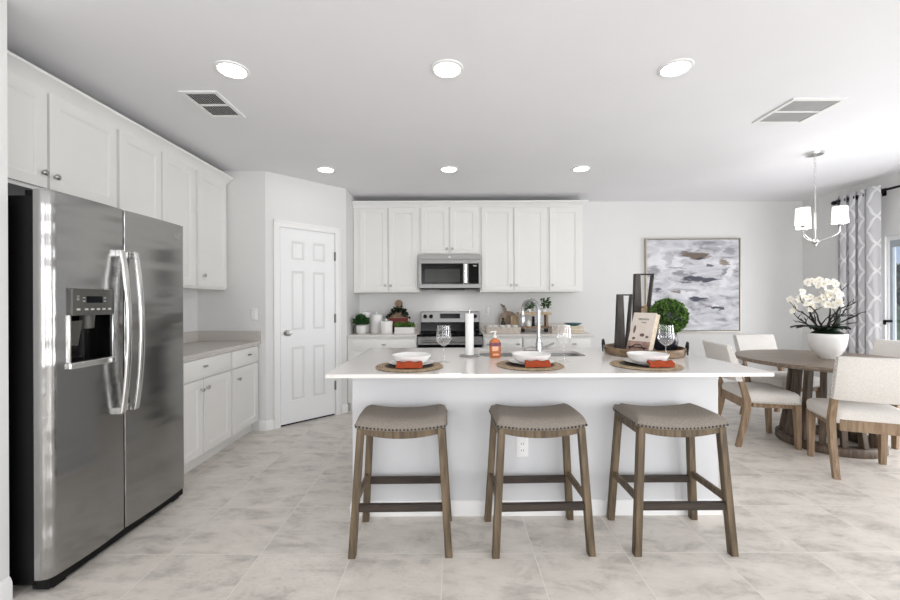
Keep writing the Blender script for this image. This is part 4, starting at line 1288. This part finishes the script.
m = MB(); m.loft([[(x, y, z) for x, y in rrect(-a, a, -b, b, .02, 4)] for a, b, z in ((.205, .095, 0), (.215, .105, .075), (.207, .097, .075), (.20, .09, .02))]); m.build('basket_body', BASKET, t, smooth=40)
for k, (x, y) in enumerate(((.46, 4.87), (.535, 4.895), (.612, 4.85), (.688, 4.89), (.765, 4.86))):
    lab = ['white coffee cup at the range end of the wicker basket', 'white coffee cup second from the range in the wicker basket', 'white coffee cup in the middle of the wicker basket', 'white coffee cup below the dark bottle in the wicker basket', 'white coffee cup at the sink end of the wicker basket'][k]
    c = thing('coffee_cup', lab, 'cup', (x, y, ZB + .0205), .6 * k, 'white cups in the wicker basket')
    m = MB(); m.lathe([(0, 0), (.022, 0), (.03, .02), (.033, .075), (.0305, .075), (.027, .02), (0, .006)], seg=22, cap=False); m.build('cup_body', CERAM, c, smooth=50)
    m = MB(); m.tube([(.03, 0, .062), (.046, 0, .058), (.05, 0, .04), (.043, 0, .026), (.03, 0, .024)], .004, 6); m.build('handle', CERAM, c)

# two-tier wooden stand
t = thing('shelf_riser', 'two-tier wooden stand holding the trailing plants', 'shelf riser', (1.03, 5.03, ZB))
B(-.205, .205, -.075, .075, .215, .243).build('upper_shelf', BOARDT, t, bevel=.002)
B(-.16, .18, -.085, .085, .045, .072).build('lower_shelf', BOARD, t, bevel=.002)
for x in (-.14, .15):
    B(x - .012, x + .012, -.06, .06, 0, .0448).build('foot', IRON, t)
for x0, x1 in ((-.145, -.115), (.14, .165)):
    m = MB(); m.loft([[(x0, -.06, .0722), (x1, -.06, .0722), (x1, .06, .0722), (x0, .06, .0722)], [(x0 - .03, -.05, .2148), (x1 - .03, -.05, .2148), (x1 - .03, .05, .2148), (x0 - .03, .05, .2148)]]) if x0 < 0 else m.box(x0, x1, -.06, .06, .0722, .2148)
    m.build('upright', BOARD, t, bevel=.002)
ZS = ZB + .2433
for k, (x, lab) in enumerate(((.965, 'small trailing plant in a white pot, left on the wooden stand'), (1.155, 'small trailing plant in a white pot, right on the wooden stand'))):
    c = thing('potted_plant', lab, 'potted plant', (x, 5.03, ZS), 0, 'trailing plants on the wooden stand')
    m = MB(); m.lathe([(0, 0), (.026, 0), (.034, .045), (.031, .045), (.028, .035), (0, .035)], seg=20, cap=False); m.build('pot', CERAM, c, smooth=50)
    m = MB()
    def fol4():
        a = rnd.uniform(0, 2 * PI); r = rnd.uniform(0, .055)
        return (r * math.cos(a) + (.02 if k else 0), r * math.sin(a) * .8 - .01, .06 + rnd.uniform(-.03, .085) + (.03 * rnd.random() if k else 0)), (math.cos(a), math.sin(a) - .3, rnd.uniform(-.3, .8))
    leaves(m, 60, fol4, .042, rnd, ratio=.38); m.build('foliage', LEAF2, c, smooth=0)
t = thing('mug', 'small white mug at the left end of the upper wooden shelf', 'mug', (.865, 5.0, ZS))
m = MB(); m.lathe([(0, 0), (.024, 0), (.026, .004), (.026, .05), (.0235, .05), (.0235, .006), (0, .006)], seg=20, cap=False); m.build('mug_body', CERAM, t); m = MB(); m.tube([(.025, 0, .04), (.04, 0, .036), (.04, 0, .016), (.025, 0, .012)], .0035, 6); m.build('handle', CERAM, t)
t = thing('jar', 'white ceramic jar on the lower shelf of the wooden stand', 'jar', (.955, 4.985, ZB + .0725))
m = MB(); m.lathe([(0, 0), (.03, 0), (.033, .01), (.03, .05), (.016, .062), (.016, .075), (0, .075)], seg=22, cap=False); m.build('jar_body', CERAM, t)
t = thing('pepper_mill', 'dark pepper mill on the lower shelf of the wooden stand', 'pepper mill', (1.02, 5.02, ZB + .0725))
m = MB(); m.lathe([(0, 0), (.022, 0), (.018, .03), (.014, .055), (.02, .075), (.02, .085), (.01, .092)], seg=18); m.build('mill_body', IRON, t); m = MB(); m.lathe([(.01, .0922), (.018, .10), (.017, .118), (0, .126)], seg=18); m.build('mill_top', IRON, t)
# wire crate and teal dish on books
t = thing('wire_crate', 'small wooden crate with white wire handle near the teal dish', 'crate', (1.30, 4.86, ZB))
m = MB()
for x0, x1, y0, y1 in ((-.105, .105, -.07, -.06), (-.105, .105, .06, .07), (-.105, -.095, -.06, .06), (.095, .105, -.06, .06)):
    m.box(x0, x1, y0, y1, 0, .03); m.box(x0, x1, y0, y1, .038, .075)
m.box(-.095, .095, -.06, .06, 0, .008)
for x in (-.09, .09):
    for y in (-.055, .055): m.box(x - .006, x + .006, y - .006, y + .006, .0081, .0745)
m.build('slat_box', BASKET, t)
m = MB(); m.tube([(-.10, -.075, .05), (-.10, -.075, .095), (.10, -.075, .095), (.10, -.075, .05)], .0035, 6); m.build('wire_handle', CERAM, t)
for k, (z, w, c_, lab) in enumerate(((0, .115, 'a', 'pale beige book at the bottom of the stack under the teal dish'), (.0405, .108, 'b', 'white book directly under the teal dish'))):
    b = thing('book', lab, 'book', (1.49, 4.93, ZB + z), .04 * k, 'books under the teal dish')
    B(-w, w, -.08, .08, 0, .004).build('cover', COVER if k == 0 else CERAM, b); B(-w, w, -.08, .08, .036, .040).build('cover', COVER if k == 0 else CERAM, b); B(-w + .004, w - .004, -.077, .077, .0042, .0358).build('pages', PAGES, b, smooth=0)
t = thing('dish', 'teal glazed shallow dish on top of the pale books', 'dish', (1.49, 4.93, ZB + .081))
m = MB(); m.lathe([(0, 0), (.05, 0), (.09, .018), (.112, .03), (.108, .033), (.08, .022), (0, .010)], seg=36, cap=False); m.build('dish_body', TEAL, t, smooth=60)


# ------------------------------------------------------------------ outlets and switches
def plate(name, label, cat, loc, rz, kind):
    t = thing(name, label, cat, loc, rz)
    m = MB(); m.loft([[(x, y, z) for x, z in rrect(-a, a, -b, b, .005, 3)] for a, b, y in ((.036, .059, 0), (.036, .059, -.004), (.033, .056, -.006))]); m.build('cover_plate', TRIM, t)
    if kind == 'switch':
        B(-.017, .017, -.0095, -.006, -.034, .034).build('rocker', DOORW, t, bevel=.001)
    else:
        for z in (-.02, .02):
            m = MB(); m.loft([[(x, y, zz + z) for x, zz in rrect(-.017, .017, -.014, .014, .008, 3)] for y in (-.006, -.0075)]); o = m.build('socket', TRIM, t)
            m = MB(); m.box(-.008, -.005, -.0082, -.0075, z - .005, z + .006); m.box(.005, .008, -.0082, -.0075, z - .004, z + .006); m.build('slot', DUCT, o, smooth=0)
    return t
plate('light_switch', 'white light switch on the grey return wall above the left counter', 'light switch', (-1.985, 4.0095, 1.165), 0, 'switch')
plate('wall_outlet', 'white electrical outlet on the island front behind the middle stool', 'outlet', (.418, IY0 - .0005, .41), 0, 'outlet')
t = plate('wall_outlet', 'white outlet on the range wall right of the range', 'outlet', (.462, YB - .0005, 1.15), 0, 'outlet')
af = thing('air_freshener', 'white plug-in air freshener in the outlet right of the range', 'air freshener', (.472, YB - .009, 1.165))
m = MB(); m.lathe([(0, -.03), (.022, -.03), (.026, 0), (.018, .03), (.008, .055), (0, .058)], (0, -.028, 0), 18, False); m.build('freshener_body', CERAM, af)

# ------------------------------------------------------------------ ceiling fixtures
k = 0
DL = [((-1.237, 2.26), 'recessed ceiling light above the refrigerator end of the island, front row'), ((-.022, 2.26), 'recessed ceiling light in the middle of the front row'), ((1.268, 2.26), 'recessed ceiling light at the right of the front row, near the large square vent'),
      ((-1.246, 3.97), 'recessed ceiling light nearest the pantry door, back row'), ((-.025, 3.97), 'recessed ceiling light in the middle of the back row, before the microwave'), ((1.288, 3.97), 'recessed ceiling light at the right of the back row')]
src = None
for (x, y), lab in DL:
    if src is None:
        src = thing('recessed_light', lab, 'ceiling light', (x, y, H), 0, 'recessed ceiling lights')
        m = MB(); m.lathe([(.071, -.004), (.075, -.009), (.090, -.006), (.092, 0), (.071, 0), (.071, -.004)], seg=40, cap=False); m.build('trim_ring', TRIM, src, smooth=60)
        m = MB(); m.lathe([(0, -.0045), (.0705, -.0045), (.0705, -.001), (0, -.001)], seg=40, cap=False); m.build('lens', LENS, src)
    else: dup(src, (x, y, H), 0, lab, 'recessed ceiling lights')


def vent(label, x0, x1, y0, y1, slat, back, n, ang, axis):
    t = thing('ceiling_vent', label, 'vent', ((x0 + x1) / 2, (y0 + y1) / 2, H))
    w, d = (x1 - x0) / 2, (y1 - y0) / 2
    m = MB()
    f = .024
    for a, b, c, e in ((-w, w, -d, -d + f), (-w, w, d - f, d), (-w, -w + f, -d + f, d - f), (w - f, w, -d + f, d - f)): m.box(a, b, c, e, -.010, -.0005)
    m.box(-w + f, w - f, -.006, .006, -.010, -.0005) if axis == 'x' else m.box(-w + f, w - f, -.006, .006, -.010, -.0005)
    m.build('frame', TRIM, t)
    B(-w + f, w - f, -d + f, d - f, -.0012, -.0004).build('duct_opening', back, t, smooth=0)
    m = MB()
    for i in range(n):
        c = -w + f + (2 * w - 2 * f) * (i + .5) / n
        hw_ = (w - f) / n * (.9 if abs(ang) < .5 else .42)
        for y0_, y1_ in ((-d + f, -.006), (.006, d - f)):
            m.loft([[(c - hw_ * math.cos(ang), y, -.0045 - hw_ * math.sin(ang) * .35), (c + hw_ * math.cos(ang), y, -.0045 + hw_ * math.sin(ang) * .35), (c + hw_ * math.cos(ang), y, -.0035 + hw_ * math.sin(ang) * .35), (c - hw_ * math.cos(ang), y, -.0035 - hw_ * math.sin(ang) * .35)] for y in (y0_, y1_)])
    m.build('louvers', slat, t, smooth=0)
vent('rectangular supply vent with dark louvers in the ceiling above the left cabinets', -1.695, -1.455, 2.48, 2.83, TRIM, DUCT, 12, -.8, 'x')
vent('square return vent with pale grey louvers in the ceiling toward the dining area', 2.225, 2.58, 2.60, 2.96, mat('grey_louver', srgb(168, 168, 168), rough=.6), DUCT, 26, .08, 'x')

# ------------------------------------------------------------------ painting
PX0, PX1, PZ0, PZ1 = 2.551, 3.797, .872, 2.108
t = thing('painting', 'large square abstract grey and white painting on the back wall', 'painting', ((PX0 + PX1) / 2, YB - .001, (PZ0 + PZ1) / 2))
w, h = (PX1 - PX0) / 2, (PZ1 - PZ0) / 2
m = MB()
for a, b, c, d in ((-w, w, -h, -h + .012), (-w, w, h - .012, h), (-w, -w + .012, -h + .012, h - .012), (w - .012, w, -h + .012, h - .012)): m.box(a, b, -.045, 0, c, d)
m.build('frame', FRAMEP, t)
B(-w + .020, w - .020, -.036, -.008, -h + .020, h - .020).build('canvas', painting_mat(-w + .020, -h + .020, 2 * w - .04, 2 * h - .04), t, smooth=0)
B(-w + .012, w - .012, -.008, -.001, -h + .012, h - .012).build('backing', DUCT, t, smooth=0)

# ------------------------------------------------------------------ dining table
TCX, TCY, TR = 3.37, 3.59, .686
t = thing('dining_table', 'round grey-brown wooden dining table on a slatted pedestal', 'table', (TCX, TCY, 0))
m = MB(); m.lathe([(0, .722), (TR - .03, .722), (TR - .004, .728), (TR, .736), (TR, .754), (TR - .004, .76), (0, .76)], seg=96, cap=False); m.build('tabletop', TABLEW, t, smooth=50)
m = MB(); m.lathe([(.26, .0), (.365, .0), (.37, .006), (.37, .062), (.362, .07), (.27, .07), (.26, .06), (.26, 0)], seg=64, cap=False); m.build('base_ring', TABLEE, t, smooth=50)
m = MB(); m.lathe([(0, .67), (.27, .67), (.27, .7215), (0, .7215)], seg=48, cap=False); m.build('top_ring', TABLEE, t, smooth=50)
NS = 15
proto = None
for i in range(NS):
    a = 2 * PI * i / NS + .08
    if proto is None:
        m = MB()
        rings = []
        for z, r in ((.0705, .322), (.25, .292), (.45, .268), (.6695, .248)):
            rings.append([(r - .026, -.02, z), (r + .026, -.02, z), (r + .026, .02, z), (r - .026, .02, z)])
        m.loft(rings)
        proto = m.build('pedestal_slat', TABLEE, t, rot=(0, 0, a), bevel=.003, smooth=30)
    else:
        o = proto.copy(); col.objects.link(o); o.parent = t; o.rotation_euler = (0, 0, a)


# ------------------------------------------------------------------ dining chairs (face local +Y)
def make_chair():
    t = thing('dining_chair', '', 'chair')
    # upholstered seat
    m = MB()
    def sect(z, g):
        p = []
        for x, y in rrect(-1, 1, -1, 1, .22, 5):
            wx = (.235 + .02 * (y + 1) / 2 + g) * x
            p.append((wx, .215 * y + (g * y) - .005, z))
        return p
    rings = [sect(.385, -.006), sect(.392, 0), sect(.445, .004), sect(.468, -.002), sect(.482, -.02), sect(.492, -.06), sect(.497, -.12)]
    m.loft(rings); seat = m.build('seat', CHAIRF, t, smooth=70)
    m = MB()
    def nail(p, d):
        d = Vector(d); a = d.cross(Vector((0, 0, 1))).normalized(); b = Vector((0, 0, 1))
        m.loft([[Vector(p) + (a * math.cos(2 * PI * q / 8) + b * math.sin(2 * PI * q / 8)) * r + d * h for q in range(8)] for r, h in ((.0055, 0), (.0045, .003), (.0015, .004))])
    for s in (-1, 1):
        m = MB()
        for i in range(17):
            y = -.17 + .34 * i / 16
            nail((s * (.237 + .02 * (y / .215 + 1) / 2), y, .397), (s, 0, 0))
        m.build('nailhead_trim', SILVER, seat, smooth=60)
    m = MB()
    for i in range(20): nail((-.2 + .4 * i / 19, .2115, .397), (0, 1, 0))
    m.build('nailhead_trim', SILVER, seat, smooth=60)
    m = MB()
    for a, b, c, d in ((-.20, .20, .165, .19), (-.225, -.20, -.15, .17), (.20, .225, -.15, .17)): m.box(a, b, c, d, .345, .3845)
    m.build('seat_rail', CHAIRW, t, bevel=.002)
    B(-.20, .20, -.222, -.196, .335, .42).build('back_rail', CHAIRW, t, bevel=.002)
    for s in (-1, 1):
        m = MB(); m.taper((s * .222, .195, 0), (s * .222, .185, .3845), (.036, .036), (.05, .05)); m.build('leg', CHAIRW, t, bevel=.003)
    for s in (-1, 1):
        m = MB(); pts = [(.0, -.275, .038), (.10, -.252, .042), (.22, -.222, .048), (.34, -.203, .054), (.42, -.205, .052), (.50, -.225, .046), (.58, -.25, .04), (.68, -.272, .036)]
        rings = []
        for z, y, d in pts:
            rings.append([(s * .243 - .02, y - d / 2, z), (s * .243 + .02, y - d / 2, z), (s * .243 + .02, y + d / 2, z), (s * .243 - .02, y + d / 2, z)])
        m.loft(rings); m.build('leg', CHAIRW, t, bevel=.003, smooth=50)
    # backrest: padded panel, gently curved, leaning back
    m = MB(); rings = []
    for i in range(13):
        u = -1 + 2 * i / 12; x = .265 * u
        cy = -.03 * (1 - u * u)
        ring = []
        for zz, yy in ((.572, -.030), (.578, -.036), (.73, -.038), (.882, -.034), (.89, -.026), (.89, .016), (.882, .026), (.73, .034), (.578, .030), (.572, .024)):
            lean = -.255 - .25 * (zz - .572)
            e = .75 if abs(u) == 1 else 1
            ring.append((x, lean + cy + yy * e - .01, .73 + (zz - .73) * (1 if abs(u) < 1 else .985)))
        rings.append(ring)
    m.loft(rings); bk = m.build('backrest', CHAIRF, t, smooth=60)
    for s in (-1, 1):
        m = MB()
        for i in range(11):
            z = .60 + .27 * i / 10
            nail((s * .2652, -.265 - .25 * (z - .572), z), (s, 0, 0))
        m.build('nailhead_trim', SILVER, bk, smooth=60)
    return t


ch = make_chair()
CG = 'cream upholstered dining chairs'
ch.location = (2.83, 3.70, 0); ch.rotation_euler = (0, 0, math.atan2(-.978, -.208))
ch['label'] = 'cream dining chair nearest the island, seen side-on'; ch['group'] = CG
dup(ch, (3.085, 3.035, 0), math.atan2(-.38, .925), 'cream dining chair with its back to the camera in front of the table', CG)
dup(ch, (3.56, 4.29, 0), math.atan2(-.22, -.975), 'cream dining chair on the far side of the table below the painting', CG)
dup(ch, (3.97, 3.70, 0), math.atan2(.985, -.17), 'cream dining chair by the sliding door, only its back showing', CG)

# ------------------------------------------------------------------ orchid bowl
t = thing('orchid_arrangement', 'white orchids with dark twigs in a white bowl on the dining table', 'flower arrangement', (3.375, 3.60, .7605))
m = MB(); m.lathe([(0, 0), (.054, 0), (.058, .008), (.098, .045), (.127, .11), (.139, .19), (.141, .222), (.137, .226), (.131, .215), (.112, .12), (.076, .05), (0, .03)], seg=56, cap=False); m.build('bowl', CERAM, t, smooth=60)
m = MB(); m.lathe([(0, .20), (.129, .195), (.125, .215), (.10, .238), (.06, .256), (0, .262)], seg=28, cap=False); m.build('moss', LEAFD, t)
r2 = random.Random(11)
m = MB()
def bigleaf(a, L, w, z0, rise):
    d = Vector((math.cos(a), math.sin(a), 0)); s_ = Vector((-math.sin(a), math.cos(a), 0)); rows = []
    for i in range(7):
        u = i / 6; ww = w * math.sin(PI * min(.97, u * .92 + .06)) ** .7
        c = d * (.03 + L * u) + Vector((0, 0, z0 + rise * math.sin(PI * u * .8)))
        rows.append([c - s_ * ww + Vector((0, 0, .01)), c, c + s_ * ww + Vector((0, 0, .01)), c + Vector((0, 0, -.004))])
    m.loft(rows)
for a, L in ((2.39, .225), (2.75, .19), (2.0, .17), (3.3, .15), (4.0, .13), (4.6, .13), (5.2, .13), (5.54, .12), (6.0, .13), (.5, .13), (1.2, .13), (3.65, .14), (4.3, .12), (4.95, .12)): bigleaf(a, L, .046, .240, .045)
m.build('leaves', LEAFD, t, smooth=60)
# branching twigs
blos = []
m = MB()
def twig(p, d, L, r, depth):
    pts = [Vector(p)]; d = Vector(d).normalized(); n = 6
    for i in range(n):
        d = (d + Vector((r2.uniform(-.32, .32), r2.uniform(-.32, .32), r2.uniform(-.2, .25)))).normalized()
        pts.append(pts[-1] + d * L / n)
    m.tube(pts, [r * (1 - .65 * i / n) for i in range(n + 1)], 6)
    if depth > 0:
        for k in range(r2.choice((2, 3))):
            i = r2.randint(2, n)
            d2 = (d + Vector((r2.uniform(-1, 1), r2.uniform(-.8, .8), r2.uniform(-.3, .7)))).normalized()
            twig(pts[i], d2, L * r2.uniform(.4, .6), r * .6, depth - 1)
    else:
        blos.append((pts[-1], d))
for a_, b_, z_, L in ((-.35, -.1, 1, .30), (.25, .05, 1, .32), (-.75, 0, .9, .26), (.5, -.1, 1, .27), (-.6, .15, 1, .30), (.35, .2, 1, .30), (.0, .2, 1, .34), (-.9, -.1, .7, .24), (-.1, -.3, 1, .32)):
    d = Vector((a_ * .73 + b_ * .68, -a_ * .68 + b_ * .73, z_))
    twig((d[0] * .04, d[1] * .04, .22), d, L * .88, .0105, 2)
m.build('twigs', TWIG, t, smooth=60)
m = MB()
m.tube([(.02, -.03, .235), (.045, -.045, .29), (.05, -.05, .36), (.046, -.045, .41)], [.018, .022, .02, .008], 8)
m.build('moss_stem', LEAFD, t)
# blossoms: one flower, copied
m = MB()
for q in range(5):
    a = 2 * PI * q / 5 + .3
    rows = []
    for i in range(5):
        u = i / 4; L = .045 * u + .004; ww = .022 * math.sin(PI * min(.95, .12 + u * .8)) * (1.2 if q % 2 else .85)
        c = Vector((math.cos(a) * L, math.sin(a) * L, .012 * u * (1 - u) * 2)); s_ = Vector((-math.sin(a), math.cos(a), 0))
        rows.append([c - s_ * ww + Vector((0, 0, .004)), c, c + s_ * ww + Vector((0, 0, .004)), c - Vector((0, 0, .0015))])
    m.loft(rows)
m.mi = 1
m.ell((0, 0, .008), (.008, .008, .008), 8, 6)
fl = m.build('blossom', [PETAL, PETALC], t, smooth=60)
E_ = Vector((.73, -.68, 0)); V_ = Vector((.68, .73, 0))
spots = []
# (across the view, height) of each flower cluster
for s_, z_, n_ in ((-.115, .675, 4), (-.065, .675, 4), (-.15, .635, 3), (.03, .67, 3), (-.145, .525, 5), (-.10, .50, 4), (-.02, .575, 5), (.045, .58, 5), (.085, .535, 4), (.04, .50, 3), (-.21, .50, 3), (-.12, .46, 2), (.0, .60, 2), (-.17, .58, 2), (-.05, .50, 3), (.09, .47, 2), (-.02, .66, 2)):
    dv = r2.uniform(-.07, .04)
    for k in range(n_): spots.append(E_ * (s_ + r2.uniform(-.045, .045)) + V_ * (dv + r2.uniform(-.03, .03)) + Vector((0, 0, z_ + r2.uniform(-.04, .035))))
for s_, z_ in ((-.225, .43), (-.215, .455), (-.24, .42)): spots.append(E_ * s_ + V_ * -.02 + Vector((0, 0, z_)))
for i, p in enumerate(spots):
    o = fl if i == 0 else fl.copy()
    if i: col.objects.link(o); o.parent = t
    o.location = p
    d = Vector((r2.uniform(-.8, .6), -1 + r2.uniform(-.3, .5), r2.uniform(-.2, .7)))
    o.rotation_euler = d.to_track_quat('Z', 'Y').to_euler()
    s = r2.uniform(.5, .78); o.scale = (s, s, s)

# ------------------------------------------------------------------ chandelier
t = thing('chandelier', 'three-light silver chandelier with white shades above the dining table', 'chandelier', (3.244, 3.57, 0))
m = MB(); m.lathe([(0, 2.572), (.02, 2.57), (.062, 2.578), (.066, 2.599), (0, 2.599)], seg=32, cap=False); m.build('canopy', SILVER, t)
m = MB()
z = 2.57; i = 0
while z > 2.262:
    # chain links alternate direction
    a = (math.cos(i * PI / 2), math.sin(i * PI / 2))
    pts = [(a[0] * .009 * math.cos(2 * PI * k / 12), a[1] * .009 * math.cos(2 * PI * k / 12), z - .017 + .017 * math.sin(2 * PI * k / 12)) for k in range(13)]
    m.tube(pts, .0022, 5, cap=False); z -= .0285; i += 1
m.build('chain', SILVER, t)
m = MB(); m.lathe([(0, 2.262), (.006, 2.258), (.009, 2.24), (.009, 1.83), (.016, 1.825), (.03, 1.812), (.034, 1.80), (.02, 1.79), (.012, 1.78), (.012, 1.772), (.006, 1.764), (0, 1.76)], seg=18, cap=False); m.build('stem', SILVER, t)
for k, a in enumerate((math.radians(-42), math.radians(78), math.radians(198))):
    ca, sa = math.cos(a), math.sin(a)
    m = MB(); m.tube([(ca * r, sa * r, z) for r, z in ((.015, 1.81), (.05, 1.815), (.10, 1.838), (.14, 1.86), (.158, 1.885), (.16, 1.93))], .0055, 8)
    m.lathe([(.006, 1.925), (.024, 1.935), (.026, 1.942), (.01, 1.945), (.01, 1.97)], (ca * .16, sa * .16, 0), 16)
    ar = m.build('arm', SILVER, t)
    m = MB(); m.lathe([(.056, 1.95), (.050, 2.092), (.0488, 2.092), (.0548, 1.95), (.056, 1.95)], (ca * .16, sa * .16, 0), 36, False); m.build('lamp_shade', SHADE, ar, smooth=60)
    m = MB(); m.ell((ca * .16, sa * .16, 2.012), (.02, .02, .034), 14, 10); m.build('bulb', LENS, ar)

# ------------------------------------------------------------------ curtain and rod
RXX, RZZ = 4.555, 2.44
t = thing('curtain_rod', 'black curtain rod above the sliding door', 'curtain rod', (RXX, 4.745, RZZ))
m = MB(); m.tube([(0, 0, 0), (0, -2.95, 0)], .0125, 12); m.build('rod', IRON, t)
m = MB(); m.ell((0, .02, 0), (.026, .03, .026), 16, 10); m.build('finial', IRON, t)
m = MB(); m.ell((0, -2.97, 0), (.026, .03, .026), 16, 10); m.build('finial', IRON, t)
for y in (-.45, -2.6):
    m = MB(); m.box(.0, .0945, y - .008, y + .008, -.006, .006); m.box(.088, .0948, y - .02, y + .02, -.04, .04); m.lathe([(.022, -.012), (.022, .012)], (0, y, 0), 14) ; m.build('bracket', IRON, t)
t = thing('curtain', 'grey and white trellis-pattern curtain panel left of the sliding door', 'curtain', (RXX, 4.55, 0))
Y0, Y1 = 4.715, 4.225
NP = 4
pts = []
for i in range(121):                       # tight folds towards the corner ...
    u = i / 120; ph = 2 * PI * 3 * u
    pts.append((.027 * math.sin(ph), Y0 + (4.405 - Y0) * u + .02 * math.sin(2 * ph) - 4.55))
for i in range(1, 61):                     # ... and one broad panel at the leading edge
    u = i / 60
    pts.append((-.05 * math.sin(PI * u) ** 1.2 * (1 - .25 * u) - .02 * u, 4.405 + (Y1 - 4.405) * u - 4.55))
# widen the last fold so the front panel faces the room
L = [0.0]
for a, b in zip(pts, pts[1:]): L.append(L[-1] + math.hypot(b[0] - a[0], b[1] - a[1]))
me = bpy.data.meshes.new('cloth'); vs = []; fs = []; uvs = []
ZN = 14
for k in range(ZN + 1):
    z = .015 + (2.50 - .015) * k / ZN
    for i, (x, y) in enumerate(pts):
        fl_ = 1 + .25 * (1 - k / ZN)
        vs.append((x * fl_ + .004 * math.sin(i * .35 + k * .5) * (1 - k / ZN), y, z))
n = len(pts)
for k in range(ZN):
    for i in range(n - 1):
        fs.append((k * n + i, k * n + i + 1, (k + 1) * n + i + 1, (k + 1) * n + i))
me.from_pydata(vs, [], fs)
uvl = me.uv_layers.new(name='cloth')
for p in me.polygons:
    for li in p.loop_indices:
        vi = me.loops[li].vertex_index
        uvl.data[li].uv = (L[vi % n] * 1.0, vs[vi][2])
me.polygons.foreach_set('use_smooth', [True] * len(me.polygons))
me.materials.append(CURT)
o = bpy.data.objects.new('cloth', me); o.parent = t; col.objects.link(o)
sd = o.modifiers.new('thickness', 'SOLIDIFY'); sd.thickness = .002
for j in (0, 20, 40, 60, 80, 100, 120, 172):
    y = pts[j][1]
    m = MB(); m.tube([(.024 * math.cos(2 * PI * q / 16), y, RZZ + .024 * math.sin(2 * PI * q / 16)) for q in range(17)], .006, 6, cap=False); m.build('grommet', IRON, t)

# ------------------------------------------------------------------ sliding glass door
sl = struct(MB_ := None or (lambda: (lambda m: (m.box(XR + .02, XR + .10, SY1 - .02, SY1 - .001, 0, SH - .001), m.box(XR + .02, XR + .10, SY0 + .001, SY0 + .05, 0, SH - .001), m.box(XR + .02, XR + .10, SY0 + .05, SY1 - .02, SH - .05, SH - .001), m.box(XR + .02, XR + .10, SY0 + .05, SY1 - .02, .0, .03), m.build('door_2', TRIM, smooth=0))[-1])(MB()))())
ym = (SY0 + SY1) / 2
for nm, y0, y1, x in (('sash', ym - .02, SY1 - .0205, XR + .045), ('sash', SY0 + .05, ym + .02, XR + .08)):
    m = MB()
    m.box(x - .014, x + .014, y0, y0 + .045, .03, SH - .05); m.box(x - .014, x + .014, y1 - .026, y1, .03, SH - .05)
    m.box(x - .014, x + .014, y0 + .045, y1 - .026, .03, .10); m.box(x - .014, x + .014, y0 + .045, y1 - .026, SH - .12, SH - .05)
    sa = m.build(nm, SEAL, sl, smooth=0)
    B(x - .003, x + .003, y0 + .045, y1 - .026, .10, SH - .12).build('window_pane', PANE, sa, smooth=0)
    if x < XR + .06:
        m = MB(); m.box(x - .095, x - .0145, y1 - .024, y1 - .004, 1.045, 1.07); m.box(x - .095, x - .08, y1 - .024, y1 - .004, 1.02, 1.07); m.build('door_handle', IRON, sa)

# ------------------------------------------------------------------ outdoors beyond the sliding door
o = B(XR + .16, XR + 3.4, -2, 12, -.14, -.06).build('patio', CONC, smooth=0); struct(o)
o = B(XR - 60, 160, 12.01 if False else -60, 160, -.30, -.15).build('lawn', GRASS, smooth=0); struct(o)
r3 = random.Random(5)
protoT = None
for i, (x, y, s) in enumerate(((47, 40, 1.0), (52, 47, 1.2), (42, 35.5, .8), (58, 50, 1.3))):
    if protoT is None:
        protoT = thing('tree', 'x', 'tree')
        m = MB(); m.tube([(0, 0, 0), (.1, 0, 1.2), (0, .1, 2.4)], [.22, .17, .12], 8); m.build('trunk', BARK, protoT)
        m = MB()
        for k in range(9): m.ell((r3.uniform(-1.3, 1.3), r3.uniform(-1.3, 1.3), 2.6 + r3.uniform(-.8, 1.0)), (1.1, 1.1, .9), 12, 8)
        def ft():
            v = Vector((r3.gauss(0, 1), r3.gauss(0, 1), r3.gauss(0, .8))).normalized()
            return (v.x * 2.2, v.y * 2.2, 2.7 + v.z * 1.7), v
        leaves(m, 500, ft, .5, r3); m.build('crown', LEAF2, protoT, smooth=0)
        o = protoT
    else: o = dup(protoT, (0, 0, 0), 0, 'x')
    o.location = (x, y, -.15); o.rotation_euler = (0, 0, i * 1.3); o.scale = (s, s, s)
    o['label'] = 'small green tree far beyond the lawn, seen through the sliding door'; o['group'] = 'trees beyond the lawn'
